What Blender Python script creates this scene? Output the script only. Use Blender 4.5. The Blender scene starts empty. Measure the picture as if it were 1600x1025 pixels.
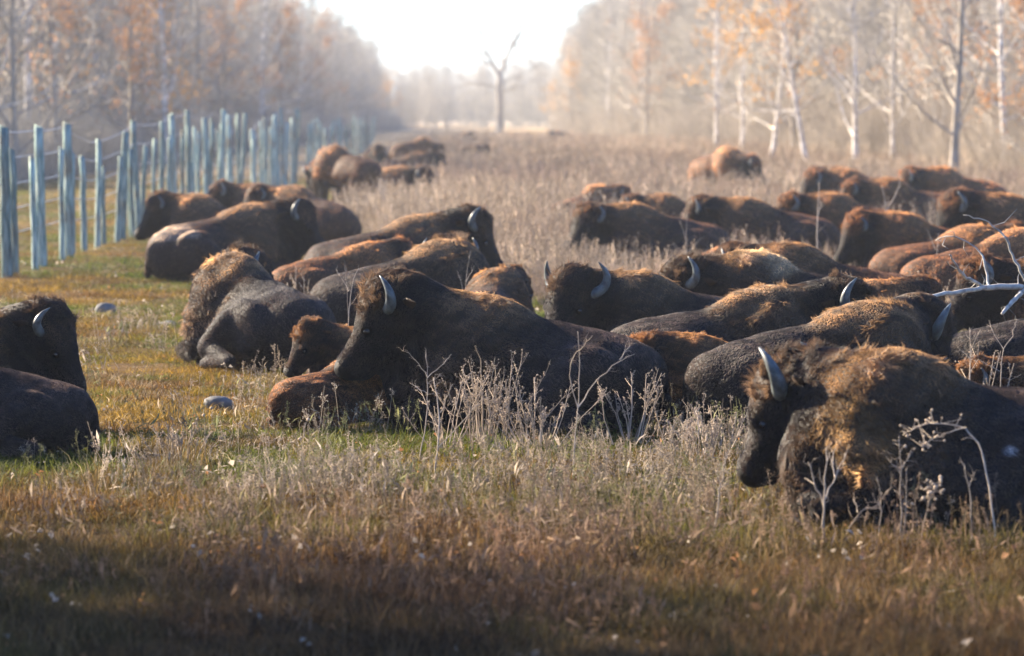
import bpy, math, random, time
import numpy as np
from mathutils import Vector, Matrix
import openvdb as vdb

T0 = time.time()
random.seed(7)
rng = np.random.default_rng(7)
S = bpy.context.scene
COL = S.collection
rad = math.radians

# ------------------------------------------------------------------ camera, sky, sun, exposure
CAM_H = 2.5
FPX = 6000.0                      # focal length in pixels of the 1600 px wide photograph
YH = 178.0                        # horizon row
PITCH = math.atan((512.5 - YH) / FPX)
cam_d = bpy.data.cameras.new('camera')
cam_d.sensor_width = 36.0
cam_d.lens = FPX / 1600 * 36.0
cam_d.clip_start = 0.5
cam_d.clip_end = 6000
cam_d.dof.use_dof = True
cam_d.dof.focus_distance = 30.5
cam_d.dof.aperture_fstop = 2.6
cam = bpy.data.objects.new('camera', cam_d)
COL.objects.link(cam)
cam.location = (0, 0, CAM_H)
cam.rotation_euler = (math.pi / 2 - PITCH, 0, 0)
S.camera = cam

SUN_AZ = rad(-56)                 # measured from +Y towards +X: the sun stands to the left, beyond the herd
SUN_EL = rad(25)
TO_SUN = Vector((math.sin(SUN_AZ) * math.cos(SUN_EL), math.cos(SUN_AZ) * math.cos(SUN_EL), math.sin(SUN_EL)))
world = bpy.data.worlds.new('World')
S.world = world
world.use_nodes = True
nt = world.node_tree
nt.nodes.clear()
sky = nt.nodes.new('ShaderNodeTexSky')
sky.sky_type = 'NISHITA'
sky.sun_disc = False
sky.sun_elevation = SUN_EL
sky.sun_rotation = SUN_AZ
sky.air_density = 1.0
sky.dust_density = 0.8
sky.ozone_density = 3.0
bg = nt.nodes.new('ShaderNodeBackground')
bg.inputs['Strength'].default_value = 0.062
wo = nt.nodes.new('ShaderNodeOutputWorld')
tone = nt.nodes.new('ShaderNodeMix'); tone.data_type = 'RGBA'; tone.blend_type = 'MULTIPLY'; tone.inputs[0].default_value = 1.0
tone.inputs[7].default_value = (0.80, 0.98, 1.34, 1)      # blue tint added to the sky so the shade turns bluer
nt.links.new(sky.outputs[0], tone.inputs[6])
nt.links.new(tone.outputs[2], bg.inputs['Color'])
nt.links.new(bg.outputs[0], wo.inputs['Surface'])
sun_d = bpy.data.lights.new('sun', 'SUN')
sun_d.energy = 5.0
sun_d.angle = rad(0.6)
sun_d.color = (1.0, 0.83, 0.62)
sun = bpy.data.objects.new('sun', sun_d)
COL.objects.link(sun)
sun.rotation_euler = TO_SUN.to_track_quat('Z', 'Y').to_euler()
sun.location = TO_SUN * 100
S.view_settings.view_transform = 'Standard'
S.view_settings.look = 'None'
S.view_settings.gamma = 1
S.view_settings.exposure = 2.18
S.view_settings.use_curve_mapping = False
S.render.engine = 'CYCLES'
cy = S.cycles
cy.use_denoising = True
cy.max_bounces = 6
cy.diffuse_bounces = 2
cy.glossy_bounces = 2
cy.transmission_bounces = 3
cy.volume_bounces = 1
cy.transparent_max_bounces = 4
cy.sample_clamp_indirect = 4.0
cy.use_adaptive_sampling = True
cy.adaptive_threshold = 0.015

# ------------------------------------------------------------------ picture -> place helpers
_f = Vector((0, math.cos(PITCH), -math.sin(PITCH)))
_u = Vector((0, math.sin(PITCH), math.cos(PITCH)))


def ray(px, py):
    return _f + Vector((1, 0, 0)) * ((px - 800) / FPX) + _u * (-(py - 512.5) / FPX)


def at_depth(px, py, D):
    r = ray(px, py)
    return Vector((0, 0, CAM_H)) + r * (D / r.y)


def on_ground(px, py):
    r = ray(px, py)
    return Vector((0, 0, CAM_H)) + r * (-CAM_H / r.z)


# ------------------------------------------------------------------ noise
_lat = rng.random((256, 256)).astype(np.float32)


def vnoise(x, y, s=1.0, o=0):
    x = np.asarray(x, np.float32) * s + 17.3 * o + 1000
    y = np.asarray(y, np.float32) * s + 9.1 * o + 1000
    xi = np.floor(x).astype(int); yi = np.floor(y).astype(int)
    fx = x - xi; fy = y - yi
    fx = fx * fx * (3 - 2 * fx); fy = fy * fy * (3 - 2 * fy)
    a = _lat[xi % 256, yi % 256]; b = _lat[(xi + 1) % 256, yi % 256]
    c = _lat[xi % 256, (yi + 1) % 256]; d = _lat[(xi + 1) % 256, (yi + 1) % 256]
    return (a * (1 - fx) + b * fx) * (1 - fy) + (c * (1 - fx) + d * fx) * fy


def fbm(x, y, s=1.0, o=0):
    return (vnoise(x, y, s, o) * 0.5 + vnoise(x, y, s * 2.1, o + 3) * 0.3 + vnoise(x, y, s * 4.3, o + 5) * 0.2)


_K3 = rng.normal(size=(10, 3)).astype(np.float32)
_P3 = rng.random((3, 10)).astype(np.float32) * 6.28


def noise3(P, s, seed=0):
    """three smooth pseudo-random channels in about -1..1"""
    A = (P.astype(np.float32) * s) @ _K3.T
    out = np.empty((len(P), 3), np.float32)
    for c in range(3):
        out[:, c] = np.sin(A + _P3[c] * (1 + 0.37 * seed) + seed).sum(1) / 3.2
    return out


# ------------------------------------------------------------------ mesh helpers
def make_mesh(name, verts, faces, mat=None, attrs=None, smooth=True):
    """faces: list of int arrays, each M x 3 or M x 4"""
    me = bpy.data.meshes.new(name)
    verts = np.asarray(verts, np.float32)
    if not isinstance(faces, list):
        faces = [faces]
    faces = [np.asarray(f, np.int32) for f in faces if len(f)]
    me.vertices.add(len(verts))
    me.vertices.foreach_set('co', verts.ravel())
    nl = sum(f.size for f in faces)
    npoly = sum(len(f) for f in faces)
    me.loops.add(nl)
    me.loops.foreach_set('vertex_index', np.concatenate([f.ravel() for f in faces]))
    me.polygons.add(npoly)
    tot = np.concatenate([np.full(len(f), f.shape[1], np.int32) for f in faces])
    st = np.concatenate([[0], np.cumsum(tot)[:-1]]).astype(np.int32)
    me.polygons.foreach_set('loop_start', st)
    if smooth:
        me.polygons.foreach_set('use_smooth', np.ones(npoly, bool))
    me.update(calc_edges=True)
    me.validate()
    if attrs:
        for k, v in attrs.items():
            v = np.asarray(v, np.float32)
            if v.ndim == 1:
                a = me.attributes.new(k, 'FLOAT', 'POINT'); a.data.foreach_set('value', v)
            else:
                a = me.attributes.new(k, 'FLOAT_COLOR', 'POINT')
                a.data.foreach_set('color', np.c_[v, np.ones(len(v), np.float32)].astype(np.float32).ravel())
    if mat:
        me.materials.append(mat)
    return me


def link(name, data, parent=None, label=None, cat=None, group=None, kind=None, loc=None):
    o = bpy.data.objects.new(name, data)
    COL.objects.link(o)
    if parent is not None:
        o.parent = parent
    if label: o['label'] = label
    if cat: o['category'] = cat
    if group: o['group'] = group
    if kind: o['kind'] = kind
    if loc is not None: o.location = loc
    return o


class Tubes:
    def __init__(self):
        self.v = []; self.q = []; self.t = []; self.a = []; self.n = 0

    def add(self, pts, radii, sides=4, shade=1.0):
        pts = np.asarray(pts, float); radii = np.asarray(radii, float)
        n = len(pts)
        d = pts[-1] - pts[0]
        d = d / (np.linalg.norm(d) + 1e-9)
        ref = np.array([0, 0, 1.0]) if abs(d[2]) < 0.8 else np.array([1.0, 0.2, 0])
        tang = np.gradient(pts, axis=0)
        tang /= np.linalg.norm(tang, axis=1, keepdims=True) + 1e-9
        u = np.cross(tang, ref); u /= np.linalg.norm(u, axis=1, keepdims=True) + 1e-9
        w = np.cross(tang, u)
        an = np.arange(sides) / sides * 2 * np.pi
        ring = pts[:, None, :] + radii[:, None, None] * (np.cos(an)[None, :, None] * u[:, None, :] + np.sin(an)[None, :, None] * w[:, None, :])
        b = self.n
        self.v.append(ring.reshape(-1, 3)); self.a.append(np.full(n * sides, shade))
        i = np.arange(n - 1)[:, None]; j = np.arange(sides)[None, :]
        j2 = (j + 1) % sides
        q = np.stack([b + i * sides + j, b + i * sides + j2, b + (i + 1) * sides + j2, b + (i + 1) * sides + j], -1).reshape(-1, 4)
        self.q.append(q)
        for base in (b, b + (n - 1) * sides):
            for k in range(1, sides - 1):
                self.t.append([base, base + k, base + k + 1])
        self.n += n * sides

    def blob(self, c, r, shade=1.0):
        """small uneven eight-faced seed head"""
        c = np.asarray(c, float); r = np.asarray(r, float) * np.ones(3)
        v = np.array([[1, 0, 0], [-1, 0, 0], [0, 1, 0], [0, -1, 0], [0, 0, 1], [0, 0, -1]], float) * r * (0.75 + 0.5 * rng.random((6, 1))) + c
        b = self.n
        for f in ((0, 2, 4), (2, 1, 4), (1, 3, 4), (3, 0, 4), (2, 0, 5), (1, 2, 5), (3, 1, 5), (0, 3, 5)):
            self.t.append([b + k for k in f])
        self.v.append(v); self.a.append(np.full(6, shade)); self.n += 6

    def leaf(self, c, d, up, L, W, shade=1.0):
        """a creased leaf: four triangles with a folded midrib and a bent tip"""
        c = np.asarray(c, float); d = np.asarray(d, float); up = np.asarray(up, float)
        s = np.cross(d, up); s /= np.linalg.norm(s) + 1e-9
        up = np.cross(s, d)
        v = np.array([c, c + d * L * .5 + s * W * .5 + up * W * .2, c + d * L * .5 - s * W * .5 + up * W * .2, c + d * L * .55 - up * W * .06, c + d * L - up * L * .15])
        b = self.n
        self.t += [[b, b + 1, b + 3], [b, b + 3, b + 2], [b + 1, b + 4, b + 3], [b + 3, b + 4, b + 2]]
        self.v.append(v); self.a.append(np.full(5, shade)); self.n += 5

    def mesh(self, name, mat):
        return make_mesh(name, np.concatenate(self.v), [np.concatenate(self.q) if self.q else np.zeros((0, 4), int), np.array(self.t, int).reshape(-1, 3)], mat, {'shade': np.concatenate(self.a)})


# ------------------------------------------------------------------ materials
def new_mat(name):
    m = bpy.data.materials.new(name); m.use_nodes = True
    nt = m.node_tree; nt.nodes.clear()
    out = nt.nodes.new('ShaderNodeOutputMaterial')
    return m, nt, out


def N(nt, t, **kw):
    n = nt.nodes.new(t)
    for k, v in kw.items():
        if hasattr(n, k) and k not in n.inputs:
            setattr(n, k, v)
        else:
            n.inputs[k].default_value = v
    return n


def mixrgb(nt, a, b, fac, mode='MIX'):
    m = nt.nodes.new('ShaderNodeMix'); m.data_type = 'RGBA'; m.blend_type = mode
    for sock, v in ((m.inputs[6], a), (m.inputs[7], b), (m.inputs[0], fac)):
        if isinstance(v, (tuple, float, int)):
            sock.default_value = (*v, 1) if isinstance(v, tuple) and len(v) == 3 else v
        else:
            nt.links.new(v, sock)
    return m.outputs[2]


def plant_mat(name, base=None, transl=0.4, rough=0.7, spec=0.15, instancer=None):
    """thin plant matter: base colour times a per-piece shade; light passes through it"""
    m, nt, out = new_mat(name)
    sh = N(nt, 'ShaderNodeAttribute', attribute_name='shade')
    if instancer:
        at = N(nt, 'ShaderNodeAttribute', attribute_type='INSTANCER', attribute_name=instancer)
        c0 = at.outputs['Color']
    else:
        rgb = N(nt, 'ShaderNodeRGB'); rgb.outputs[0].default_value = (*base, 1)
        c0 = rgb.outputs[0]
    col = mixrgb(nt, c0, sh.outputs['Color'], 1.0, 'MULTIPLY')
    p = N(nt, 'ShaderNodeBsdfPrincipled', Roughness=rough)
    p.inputs['Specular IOR Level'].default_value = spec
    nt.links.new(col, p.inputs['Base Color'])
    if transl > 0:
        t = N(nt, 'ShaderNodeBsdfTranslucent')
        nt.links.new(col, t.inputs['Color'])
        mx = N(nt, 'ShaderNodeMixShader', Fac=transl)
        nt.links.new(p.outputs[0], mx.inputs[1]); nt.links.new(t.outputs[0], mx.inputs[2])
        nt.links.new(mx.outputs[0], out.inputs[0])
    else:
        nt.links.new(p.outputs[0], out.inputs[0])
    return m


def fur_mat():
    m, nt, out = new_mat('bison_fur')
    at = N(nt, 'ShaderNodeAttribute', attribute_name='coat')
    p = N(nt, 'ShaderNodeBsdfPrincipled', Roughness=0.5)
    p.inputs['Specular IOR Level'].default_value = 0.42
    p.inputs['Sheen Weight'].default_value = 0.0
    nt.links.new(at.outputs['Color'], p.inputs['Base Color'])
    t = N(nt, 'ShaderNodeBsdfTranslucent')
    br = mixrgb(nt, at.outputs['Color'], (4.4, 4.0, 3.4), 1.0, 'MULTIPLY')
    nt.links.new(br, t.inputs['Color'])
    mx = N(nt, 'ShaderNodeMixShader', Fac=0.42)
    nt.links.new(p.outputs[0], mx.inputs[1]); nt.links.new(t.outputs[0], mx.inputs[2])
    nt.links.new(mx.outputs[0], out.inputs[0])
    return m


def skin_mat():
    m, nt, out = new_mat('bison_hide')
    at = N(nt, 'ShaderNodeAttribute', attribute_name='coat')
    tc = N(nt, 'ShaderNodeTexCoord')
    no = N(nt, 'ShaderNodeTexNoise', Scale=38.0, Detail=4.0)
    nt.links.new(tc.outputs['Object'], no.inputs['Vector'])
    c = mixrgb(nt, at.outputs['Color'], no.outputs['Fac'], 0.5, 'MULTIPLY')
    p = N(nt, 'ShaderNodeBsdfPrincipled', Roughness=0.7)
    p.inputs['Specular IOR Level'].default_value = 0.18
    nt.links.new(c, p.inputs['Base Color'])
    b = N(nt, 'ShaderNodeBump', Strength=0.5, Distance=0.02)
    nt.links.new(no.outputs['Fac'], b.inputs['Height'])
    nt.links.new(b.outputs[0], p.inputs['Normal'])
    nt.links.new(p.outputs[0], out.inputs[0])
    return m


def plain_mat(name, col, rough=0.6, spec=0.4, nscale=8.0, var=0.5, bump=0.3, dark=None, stretch=(1, 1, 1)):
    m, nt, out = new_mat(name)
    tc = N(nt, 'ShaderNodeTexCoord')
    mp = N(nt, 'ShaderNodeMapping'); mp.inputs['Scale'].default_value = stretch
    nt.links.new(tc.outputs['Object'], mp.inputs['Vector'])
    no = N(nt, 'ShaderNodeTexNoise', Scale=nscale, Detail=6.0)
    nt.links.new(mp.outputs[0], no.inputs['Vector'])
    rp = N(nt, 'ShaderNodeValToRGB')
    d = dark or tuple(c * (1 - var) for c in col)
    rp.color_ramp.elements[0].color = (*d, 1); rp.color_ramp.elements[0].position = 0.35
    rp.color_ramp.elements[1].color = (*col, 1); rp.color_ramp.elements[1].position = 0.65
    nt.links.new(no.outputs['Fac'], rp.inputs[0])
    p = N(nt, 'ShaderNodeBsdfPrincipled', Roughness=rough)
    p.inputs['Specular IOR Level'].default_value = spec
    nt.links.new(rp.outputs[0], p.inputs['Base Color'])
    b = N(nt, 'ShaderNodeBump', Strength=bump, Distance=0.01)
    nt.links.new(no.outputs['Fac'], b.inputs['Height']); nt.links.new(b.outputs[0], p.inputs['Normal'])
    nt.links.new(p.outputs[0], out.inputs[0])
    return m


def ground_mat():
    m, nt, out = new_mat('meadow_soil')
    tc = N(nt, 'ShaderNodeTexCoord')
    n1 = N(nt, 'ShaderNodeTexNoise', Scale=0.35, Detail=6.0)
    n2 = N(nt, 'ShaderNodeTexNoise', Scale=6.0, Detail=8.0, Roughness=0.7)
    for n in (n1, n2): nt.links.new(tc.outputs['Object'], n.inputs['Vector'])
    r1 = N(nt, 'ShaderNodeValToRGB')
    e = r1.color_ramp.elements
    e[0].position = 0.35; e[0].color = (0.085, 0.06, 0.025, 1)
    e[1].position = 0.65; e[1].color = (0.16, 0.10, 0.04, 1)
    nt.links.new(n1.outputs['Fac'], r1.inputs[0])
    r2 = N(nt, 'ShaderNodeValToRGB')
    r2.color_ramp.elements[0].position = 0.3; r2.color_ramp.elements[0].color = (0.35, 0.33, 0.3, 1)
    r2.color_ramp.elements[1].position = 0.75; r2.color_ramp.elements[1].color = (1.3, 1.25, 1.1, 1)
    nt.links.new(n2.outputs['Fac'], r2.inputs[0])
    c = mixrgb(nt, r1.outputs[0], r2.outputs[0], 1.0, 'MULTIPLY')
    # the far meadow is bleached straw
    sx = N(nt, 'ShaderNodeSeparateXYZ'); nt.links.new(tc.outputs['Object'], sx.inputs[0])
    mr = N(nt, 'ShaderNodeMapRange'); mr.inputs[1].default_value = 60; mr.inputs[2].default_value = 190
    nt.links.new(sx.outputs[1], mr.inputs[0])
    c2 = mixrgb(nt, c, (0.34, 0.25, 0.14), mr.outputs[0])
    p = N(nt, 'ShaderNodeBsdfPrincipled', Roughness=0.95)
    p.inputs['Specular IOR Level'].default_value = 0.05
    nt.links.new(c2, p.inputs['Base Color'])
    b = N(nt, 'ShaderNodeBump', Strength=0.8, Distance=0.06)
    nt.links.new(n2.outputs['Fac'], b.inputs['Height']); nt.links.new(b.outputs[0], p.inputs['Normal'])
    nt.links.new(p.outputs[0], out.inputs[0])
    return m


FUR, HIDE = fur_mat(), skin_mat()
HORN = plain_mat('horn_keratin', (0.125, 0.15, 0.155), 0.42, 0.5, 16, 0.8, 0.5, dark=(0.03, 0.034, 0.036), stretch=(1.6, 1.6, .7))
EYE = plain_mat('bison_eye', (0.010, 0.007, 0.006), 0.22, 0.5, 5, 0.2, 0.0)
POST = plain_mat('weathered_post_wood', (0.50, 0.60, 0.52), 0.9, 0.1, 6, 0.5, 1.0, dark=(0.09, 0.165, 0.15), stretch=(6, 6, 0.5))
# no two posts weathered alike: brown heartwood shows through the grey-green on some
_pn = POST.node_tree; _pb = [n for n in _pn.nodes if n.type == 'BSDF_PRINCIPLED'][0]
_oi = _pn.nodes.new('ShaderNodeObjectInfo')
_src = _pb.inputs['Base Color'].links[0].from_socket
_tc = _pn.nodes.new('ShaderNodeTexCoord'); _ns = N(_pn, 'ShaderNodeTexNoise', Scale=2.2, Detail=5.0)
_ad = _pn.nodes.new('ShaderNodeVectorMath'); _ad.operation = 'ADD'
_pn.links.new(_tc.outputs['Object'], _ad.inputs[0]); _pn.links.new(_oi.outputs['Location'], _ad.inputs[1]); _pn.links.new(_ad.outputs[0], _ns.inputs['Vector'])
_rp = _pn.nodes.new('ShaderNodeValToRGB'); _rp.color_ramp.elements[0].position = .5; _rp.color_ramp.elements[1].position = .72
_rp.color_ramp.elements[1].color = (.75, .75, .75, 1)
_pn.links.new(_ns.outputs['Fac'], _rp.inputs[0])
_c = mixrgb(_pn, _src, (.20, .15, .10), _rp.outputs[0])
_mr = _pn.nodes.new('ShaderNodeMapRange'); _mr.inputs[3].default_value = .55; _mr.inputs[4].default_value = 1.12
_pn.links.new(_oi.outputs['Random'], _mr.inputs[0])
_pn.links.new(mixrgb(_pn, _c, _mr.outputs[0], 1.0, 'MULTIPLY'), _pb.inputs['Base Color'])
WIRE = plain_mat('fence_wire', (0.6, 0.6, 0.58), 0.4, 0.6, 5, 0.3, 0.0)
BIRCH = plain_mat('birch_bark', (0.82, 0.79, 0.73), 0.7, 0.3, 3.2, 0.5, 0.4, dark=(0.34, 0.29, 0.24), stretch=(1, 1, 2.2))
BARK = plain_mat('grey_bark', (0.38, 0.33, 0.27), 0.85, 0.2, 4, 0.5, 0.6, stretch=(1, 1, 0.4))
ROCK = plain_mat('field_stone', (0.17, 0.17, 0.165), 0.8, 0.3, 9, 0.5, 0.8)
LOG = plain_mat('weathered_branch_bark', (0.46, 0.44, 0.40), 0.8, 0.2, 9, 0.5, 0.8, dark=(0.17, 0.16, 0.15))
TWIG = plant_mat('bare_twigs', (0.37, 0.335, 0.28), 0.0, 0.8)
DRYSTEM = plant_mat('dry_stems', (0.46, 0.37, 0.28), 0.15, 0.8)
PALESTEM = plant_mat('bleached_stems', (0.47, 0.39, 0.31), 0.1, 0.8)
TANSTEM = plant_mat('tan_stems', (0.33, 0.265, 0.20), 0.15, 0.8)
RUST = plant_mat('rust_leaves', (0.46, 0.24, 0.10), 0.45)
GOLD = plant_mat('golden_leaves', (0.62, 0.33, 0.07), 0.45)
FIELD = plant_mat('field_plants', None, 0.42, instancer='tint')

# ------------------------------------------------------------------ ground and air
gx = np.concatenate([[-1400, -500, -200], np.arange(-60, 61, 4), [200, 500, 1400]])
gy = np.concatenate([[-300, -60], np.arange(0, 200, 4), [260, 400, 700, 1600]])
GX, GY = np.meshgrid(gx, gy)
gz = (fbm(GX, GY, 0.11) - 0.5) * 0.10 * ((GY > 4) & (GY < 190) & (abs(GX) < 58))
gv = np.c_[GX.ravel(), GY.ravel(), gz.ravel() - 0.03]
nx, ny = len(gx), len(gy)
ii, jj = np.meshgrid(np.arange(nx - 1), np.arange(ny - 1))
a = (jj * nx + ii).ravel()
link('ground', make_mesh('ground', gv, np.c_[a, a + 1, a + nx + 1, a + nx], ground_mat()), kind='structure', label='autumn meadow ground')

hv = np.array([[x, y, z] for x in (-1420, 1420) for y in (-320, 1620) for z in (-1.2, 18)], float)
hf = np.array([[0, 1, 3, 2], [4, 6, 7, 5], [0, 4, 5, 1], [2, 3, 7, 6], [0, 2, 6, 4], [1, 5, 7, 3]])
hm, hnt, hout = new_mat('morning_haze')
pv = hnt.nodes.new('ShaderNodeVolumePrincipled')
pv.inputs['Color'].default_value = (0.84, 0.91, 1.0, 1)
pv.inputs['Density'].default_value = 0.00032
pv.inputs['Anisotropy'].default_value = 0.25
hnt.links.new(pv.outputs[0], hout.inputs['Volume'])
link('haze', make_mesh('haze', hv, hf, hm, smooth=False), kind='stuff')


# ------------------------------------------------------------------ trees
def unit(v):
    v = np.asarray(v, float)
    return v / (np.linalg.norm(v) + 1e-9)


def tree_meshes(seed, h, r0, bark, low=0.2, spread=1.0, limbs=22, leaf=None, nleaf=0, lean=0.0, leafsize=1.0, even=False):
    r = np.random.default_rng(seed)
    tr, cr, lf = Tubes(), Tubes(), Tubes()
    n = 9
    t = np.linspace(0, 1, n)
    wob = np.cumsum(r.normal(0, 0.10, (n, 2)), 0) * (t[:, None])
    la = r.uniform(0, 6.28)
    trunk = np.c_[wob[:, 0] + lean * h * t * math.cos(la), wob[:, 1] + lean * h * t * math.sin(la), t * h]
    rr = r0 * (1 - 0.88 * t) * (1 + 0.5 * np.exp(-t * 25))
    trunk[0, 2] = -0.2
    tr.add(trunk, rr, 8)
    ends = []
    for k in range(limbs):
        f = low + (0.97 - low) * (k + r.random()) / limbs
        base = np.array([np.interp(f, t, trunk[:, c]) for c in range(3)])
        az = k * 2.4 + r.normal(0, 0.5)
        el = rad(r.uniform(10, 45) + 30 * f)
        L = h * (0.13 + 0.22 * (1 - f)) * r.uniform(0.7, 1.25) * spread
        d = np.array([math.cos(az) * math.cos(el), math.sin(az) * math.cos(el), math.sin(el)])
        m = 5
        pts = [base]
        for q in range(m - 1):
            d = unit(d + r.normal(0, 0.16, 3) + np.array([0, 0, 0.10]))
            pts.append(pts[-1] + d * L / (m - 1))
        pts = np.array(pts)
        lr = np.interp(f, t, rr) * 0.42
        tr.add(pts, np.linspace(lr, lr * 0.25, m), 5)
        for b in range(7):
            g = r.uniform(0.15, 1.0)
            p0 = np.array([np.interp(g * (m - 1), np.arange(m), pts[:, c]) for c in range(3)])
            bd = unit(d * 0.7 + r.normal(0, 0.6, 3) + np.array([0, 0, 0.2]))
            bl = L * r.uniform(0.25, 0.5)
            bp = np.array([p0, p0 + bd * bl * 0.5, p0 + unit(bd + r.normal(0, .3, 3)) * bl])
            sh = r.uniform(0.6, 1.3)
            cr.add(bp, [0.016, 0.011, 0.006], 3, sh)
            for w in range(7):
                g2 = r.uniform(0.1, 1)
                q0 = bp[0] + (bp[2] - bp[0]) * g2 + (bp[1] - (bp[0] + bp[2]) / 2) * (1 - abs(2 * g2 - 1))
                wd = unit(bd + r.normal(0, 0.75, 3) + np.array([0, 0, .15]))
                wl = r.uniform(0.3, 0.9) * (0.5 + bl * 0.3)
                q1 = q0 + wd * wl * 0.5 + r.normal(0, .05, 3)
                q2 = q1 + unit(wd + r.normal(0, 0.4, 3)) * wl * 0.5
                cr.add(np.array([q0, q1, q2]), [0.0075, 0.006, 0.004], 3, sh * r.uniform(0.7, 1.3))
                ends.append(q1); ends.append(q2)
    ends = np.array(ends)
    if leaf is not None and nleaf:
        heart = ends[r.choice(len(ends), 14)]
        dist = np.min(np.linalg.norm(ends[:, None] - heart[None], axis=2), 1)
        p = np.exp(-(dist / 0.9) ** 2) + 0.03
        if even: p = np.ones(len(ends))
        idx = r.choice(len(ends), nleaf, p=p / p.sum())
        for i in idx:
            c = ends[i] + r.normal(0, 0.12, 3)
            lf.leaf(c, unit(r.normal(0, 1, 3) + np.array([0, 0, -.5])), unit(r.normal(0, 1, 3)), r.uniform(.08, .15) * leafsize, r.uniform(.06, .11) * leafsize, r.uniform(0.6, 1.35))
    name = 'tree%d' % seed
    return (tr.mesh(name + '_trunk', bark), cr.mesh(name + '_crown', TWIG), lf.mesh(name + '_leaves', leaf) if lf.n else None)


PROTO = [
    tree_meshes(11, 12.5, 0.15, BIRCH, 0.16, 1.0, 24),
    tree_meshes(12, 11.0, 0.13, BIRCH, 0.12, 1.1, 24, lean=0.05),
    tree_meshes(13, 13.0, 0.17, BARK, 0.10, 1.25, 28),
    tree_meshes(14, 9.5, 0.12, BARK, 0.08, 1.4, 26),
    tree_meshes(15, 11.5, 0.16, BARK, 0.08, 1.3, 26, RUST, 2600, leafsize=1.25),
    tree_meshes(16, 10.0, 0.13, BARK, 0.06, 1.2, 26, GOLD, 2600),
    tree_meshes(17, 12.0, 0.12, BIRCH, 0.15, 0.9, 22, GOLD, 1300, leafsize=1.2),
]
KIND = ['birch_tree', 'birch_tree', 'bare_tree', 'bare_tree', 'rust_leaved_tree', 'golden_tree', 'birch_tree']


def put_tree(i, x, y, s=1.0, rz=None, label='', group=None, tilt=(0, 0)):
    tr, cr, lf = PROTO[i]
    e = link(KIND[i], None, None, label, 'tree', group, loc=(x, y, 0))
    e.rotation_euler = (Matrix.Rotation(tilt[1], 3, 'Y') @ Matrix.Rotation(random.uniform(0, 6.28) if rz is None else rz, 3, 'Z')).to_euler()
    e.scale = (s, s, s)
    link('trunk', tr, e)
    c = link('crown', cr, e)
    if lf: link('foliage', lf, c)
    return e


LW = 'bare trees of the hazy wood beyond the fence'
RW = 'bare trees of the wood on the right'
what = {'birch_tree': 'pale barked birch', 'bare_tree': 'bare grey tree', 'rust_leaved_tree': 'tree with rust brown leaves left', 'golden_tree': 'tree holding golden leaves'}


def wood(side, n, group, tail):
    k = 0
    while k < n:
        y = 138 + 470 * random.random() ** 1.5
        edge = float(np.interp(y, [138, 380, 540], [17.5, 17.5, 21])) if side < 0 else float(np.interp(y, [138, 300, 360, 430, 620], [18.5, 14.5, 9.5, 6.5, 6.5]))
        if side < 0 and y > 540: continue
        x = side * (edge + abs(random.gauss(0, 1)) * 8 + random.random() * 2)
        if abs(x) > 0.135 * y + 7: continue
        i = random.choices(range(7), [4, 4, 5, 5, .35, 0.3, .6])[0]
        put_tree(i, x, y, random.uniform(0.95, 1.3), None, what[KIND[i]] + ' ' + tail, group)
        k += 1


wood(-1, 105, LW, 'in the hazy wood beyond the wire fence')
wood(1, 105, RW, 'in the brown wood edging the weed field')

# trees the photograph lets one point at
def named_tree(i, px, D, s, rz, label, tilt=(0, 0)):
    p = at_depth(px, 200, D)
    put_tree(i, p.x, D, s, rz, label, None, tilt)


named_tree(0, 1575, 140, 1.0, 0.4, 'thick white birch with dark knots standing nearest the right edge', (0, rad(-4)))
named_tree(1, 1338, 165, 1.0, 2.0, 'straight white birch with two raised side limbs, left of the thick birch', (0, rad(2)))
named_tree(6, 1262, 168, 1.05, 1.0, 'white birch leaning left over the weed field', (0, rad(-10)))
named_tree(0, 1205, 170, 0.8, 3.0, 'slim white birch leaning right, crossing behind the leaning birch', (0, rad(7)))
named_tree(1, 1395, 172, 1.0, 4.0, 'faint birch half lost in twigs between two white birches', (0, rad(-2)))
named_tree(1, 1160, 210, 0.9, 5.0, 'short crooked birch standing in the brush near the orange bison', (0, rad(-3)))
named_tree(5, 893, 430, 1.05, 1.2, 'golden leaved tree at the open end of the right wood')
named_tree(5, 606, 640, 1.0, 0.3, 'yellowing tree closing the far end of the left wood')
named_tree(4, 85, 150, 1.0, 0.9, 'tree hung with rust brown leaves above the left fence posts')
named_tree(4, 205, 165, 0.9, 2.2, 'smaller rust leaved tree behind the middle fence posts')
named_tree(4, 350, 260, 1.0, 3.2, 'orange leaved tree further along the left wood')
named_tree(4, 1625, 120, 0.6, 0.2, 'low rusty leaved tree at the right edge of the weed field')
named_tree(4, 1240, 215, 1.1, 4.1, 'orange leaved tree above the crossing birches')
named_tree(6, 1120, 230, 1.1, 4.6, 'birch with yellow leaves above the standing orange bison')

named_tree(2, 1490, 128, .9, 0.7, 'dark branched bare tree tangled before the thick birch at right')
named_tree(4, 440, 290, 1.05, 1.9, 'yellow brown leaved tree where the left wood meets the sky')
named_tree(4, 1010, 330, 1.15, 2.9, 'rust leaved tree at the sky edge of the right wood')

# the lone dead tree in the opening
dt = Tubes()
r_ = np.random.default_rng(5)
dt.add([(0, 0, -.2), (0.1, 0, 2.5), (0, 0, 5.2), (.15, 0, 6.6)], [.5, .40, .35, .28], 8)


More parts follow.
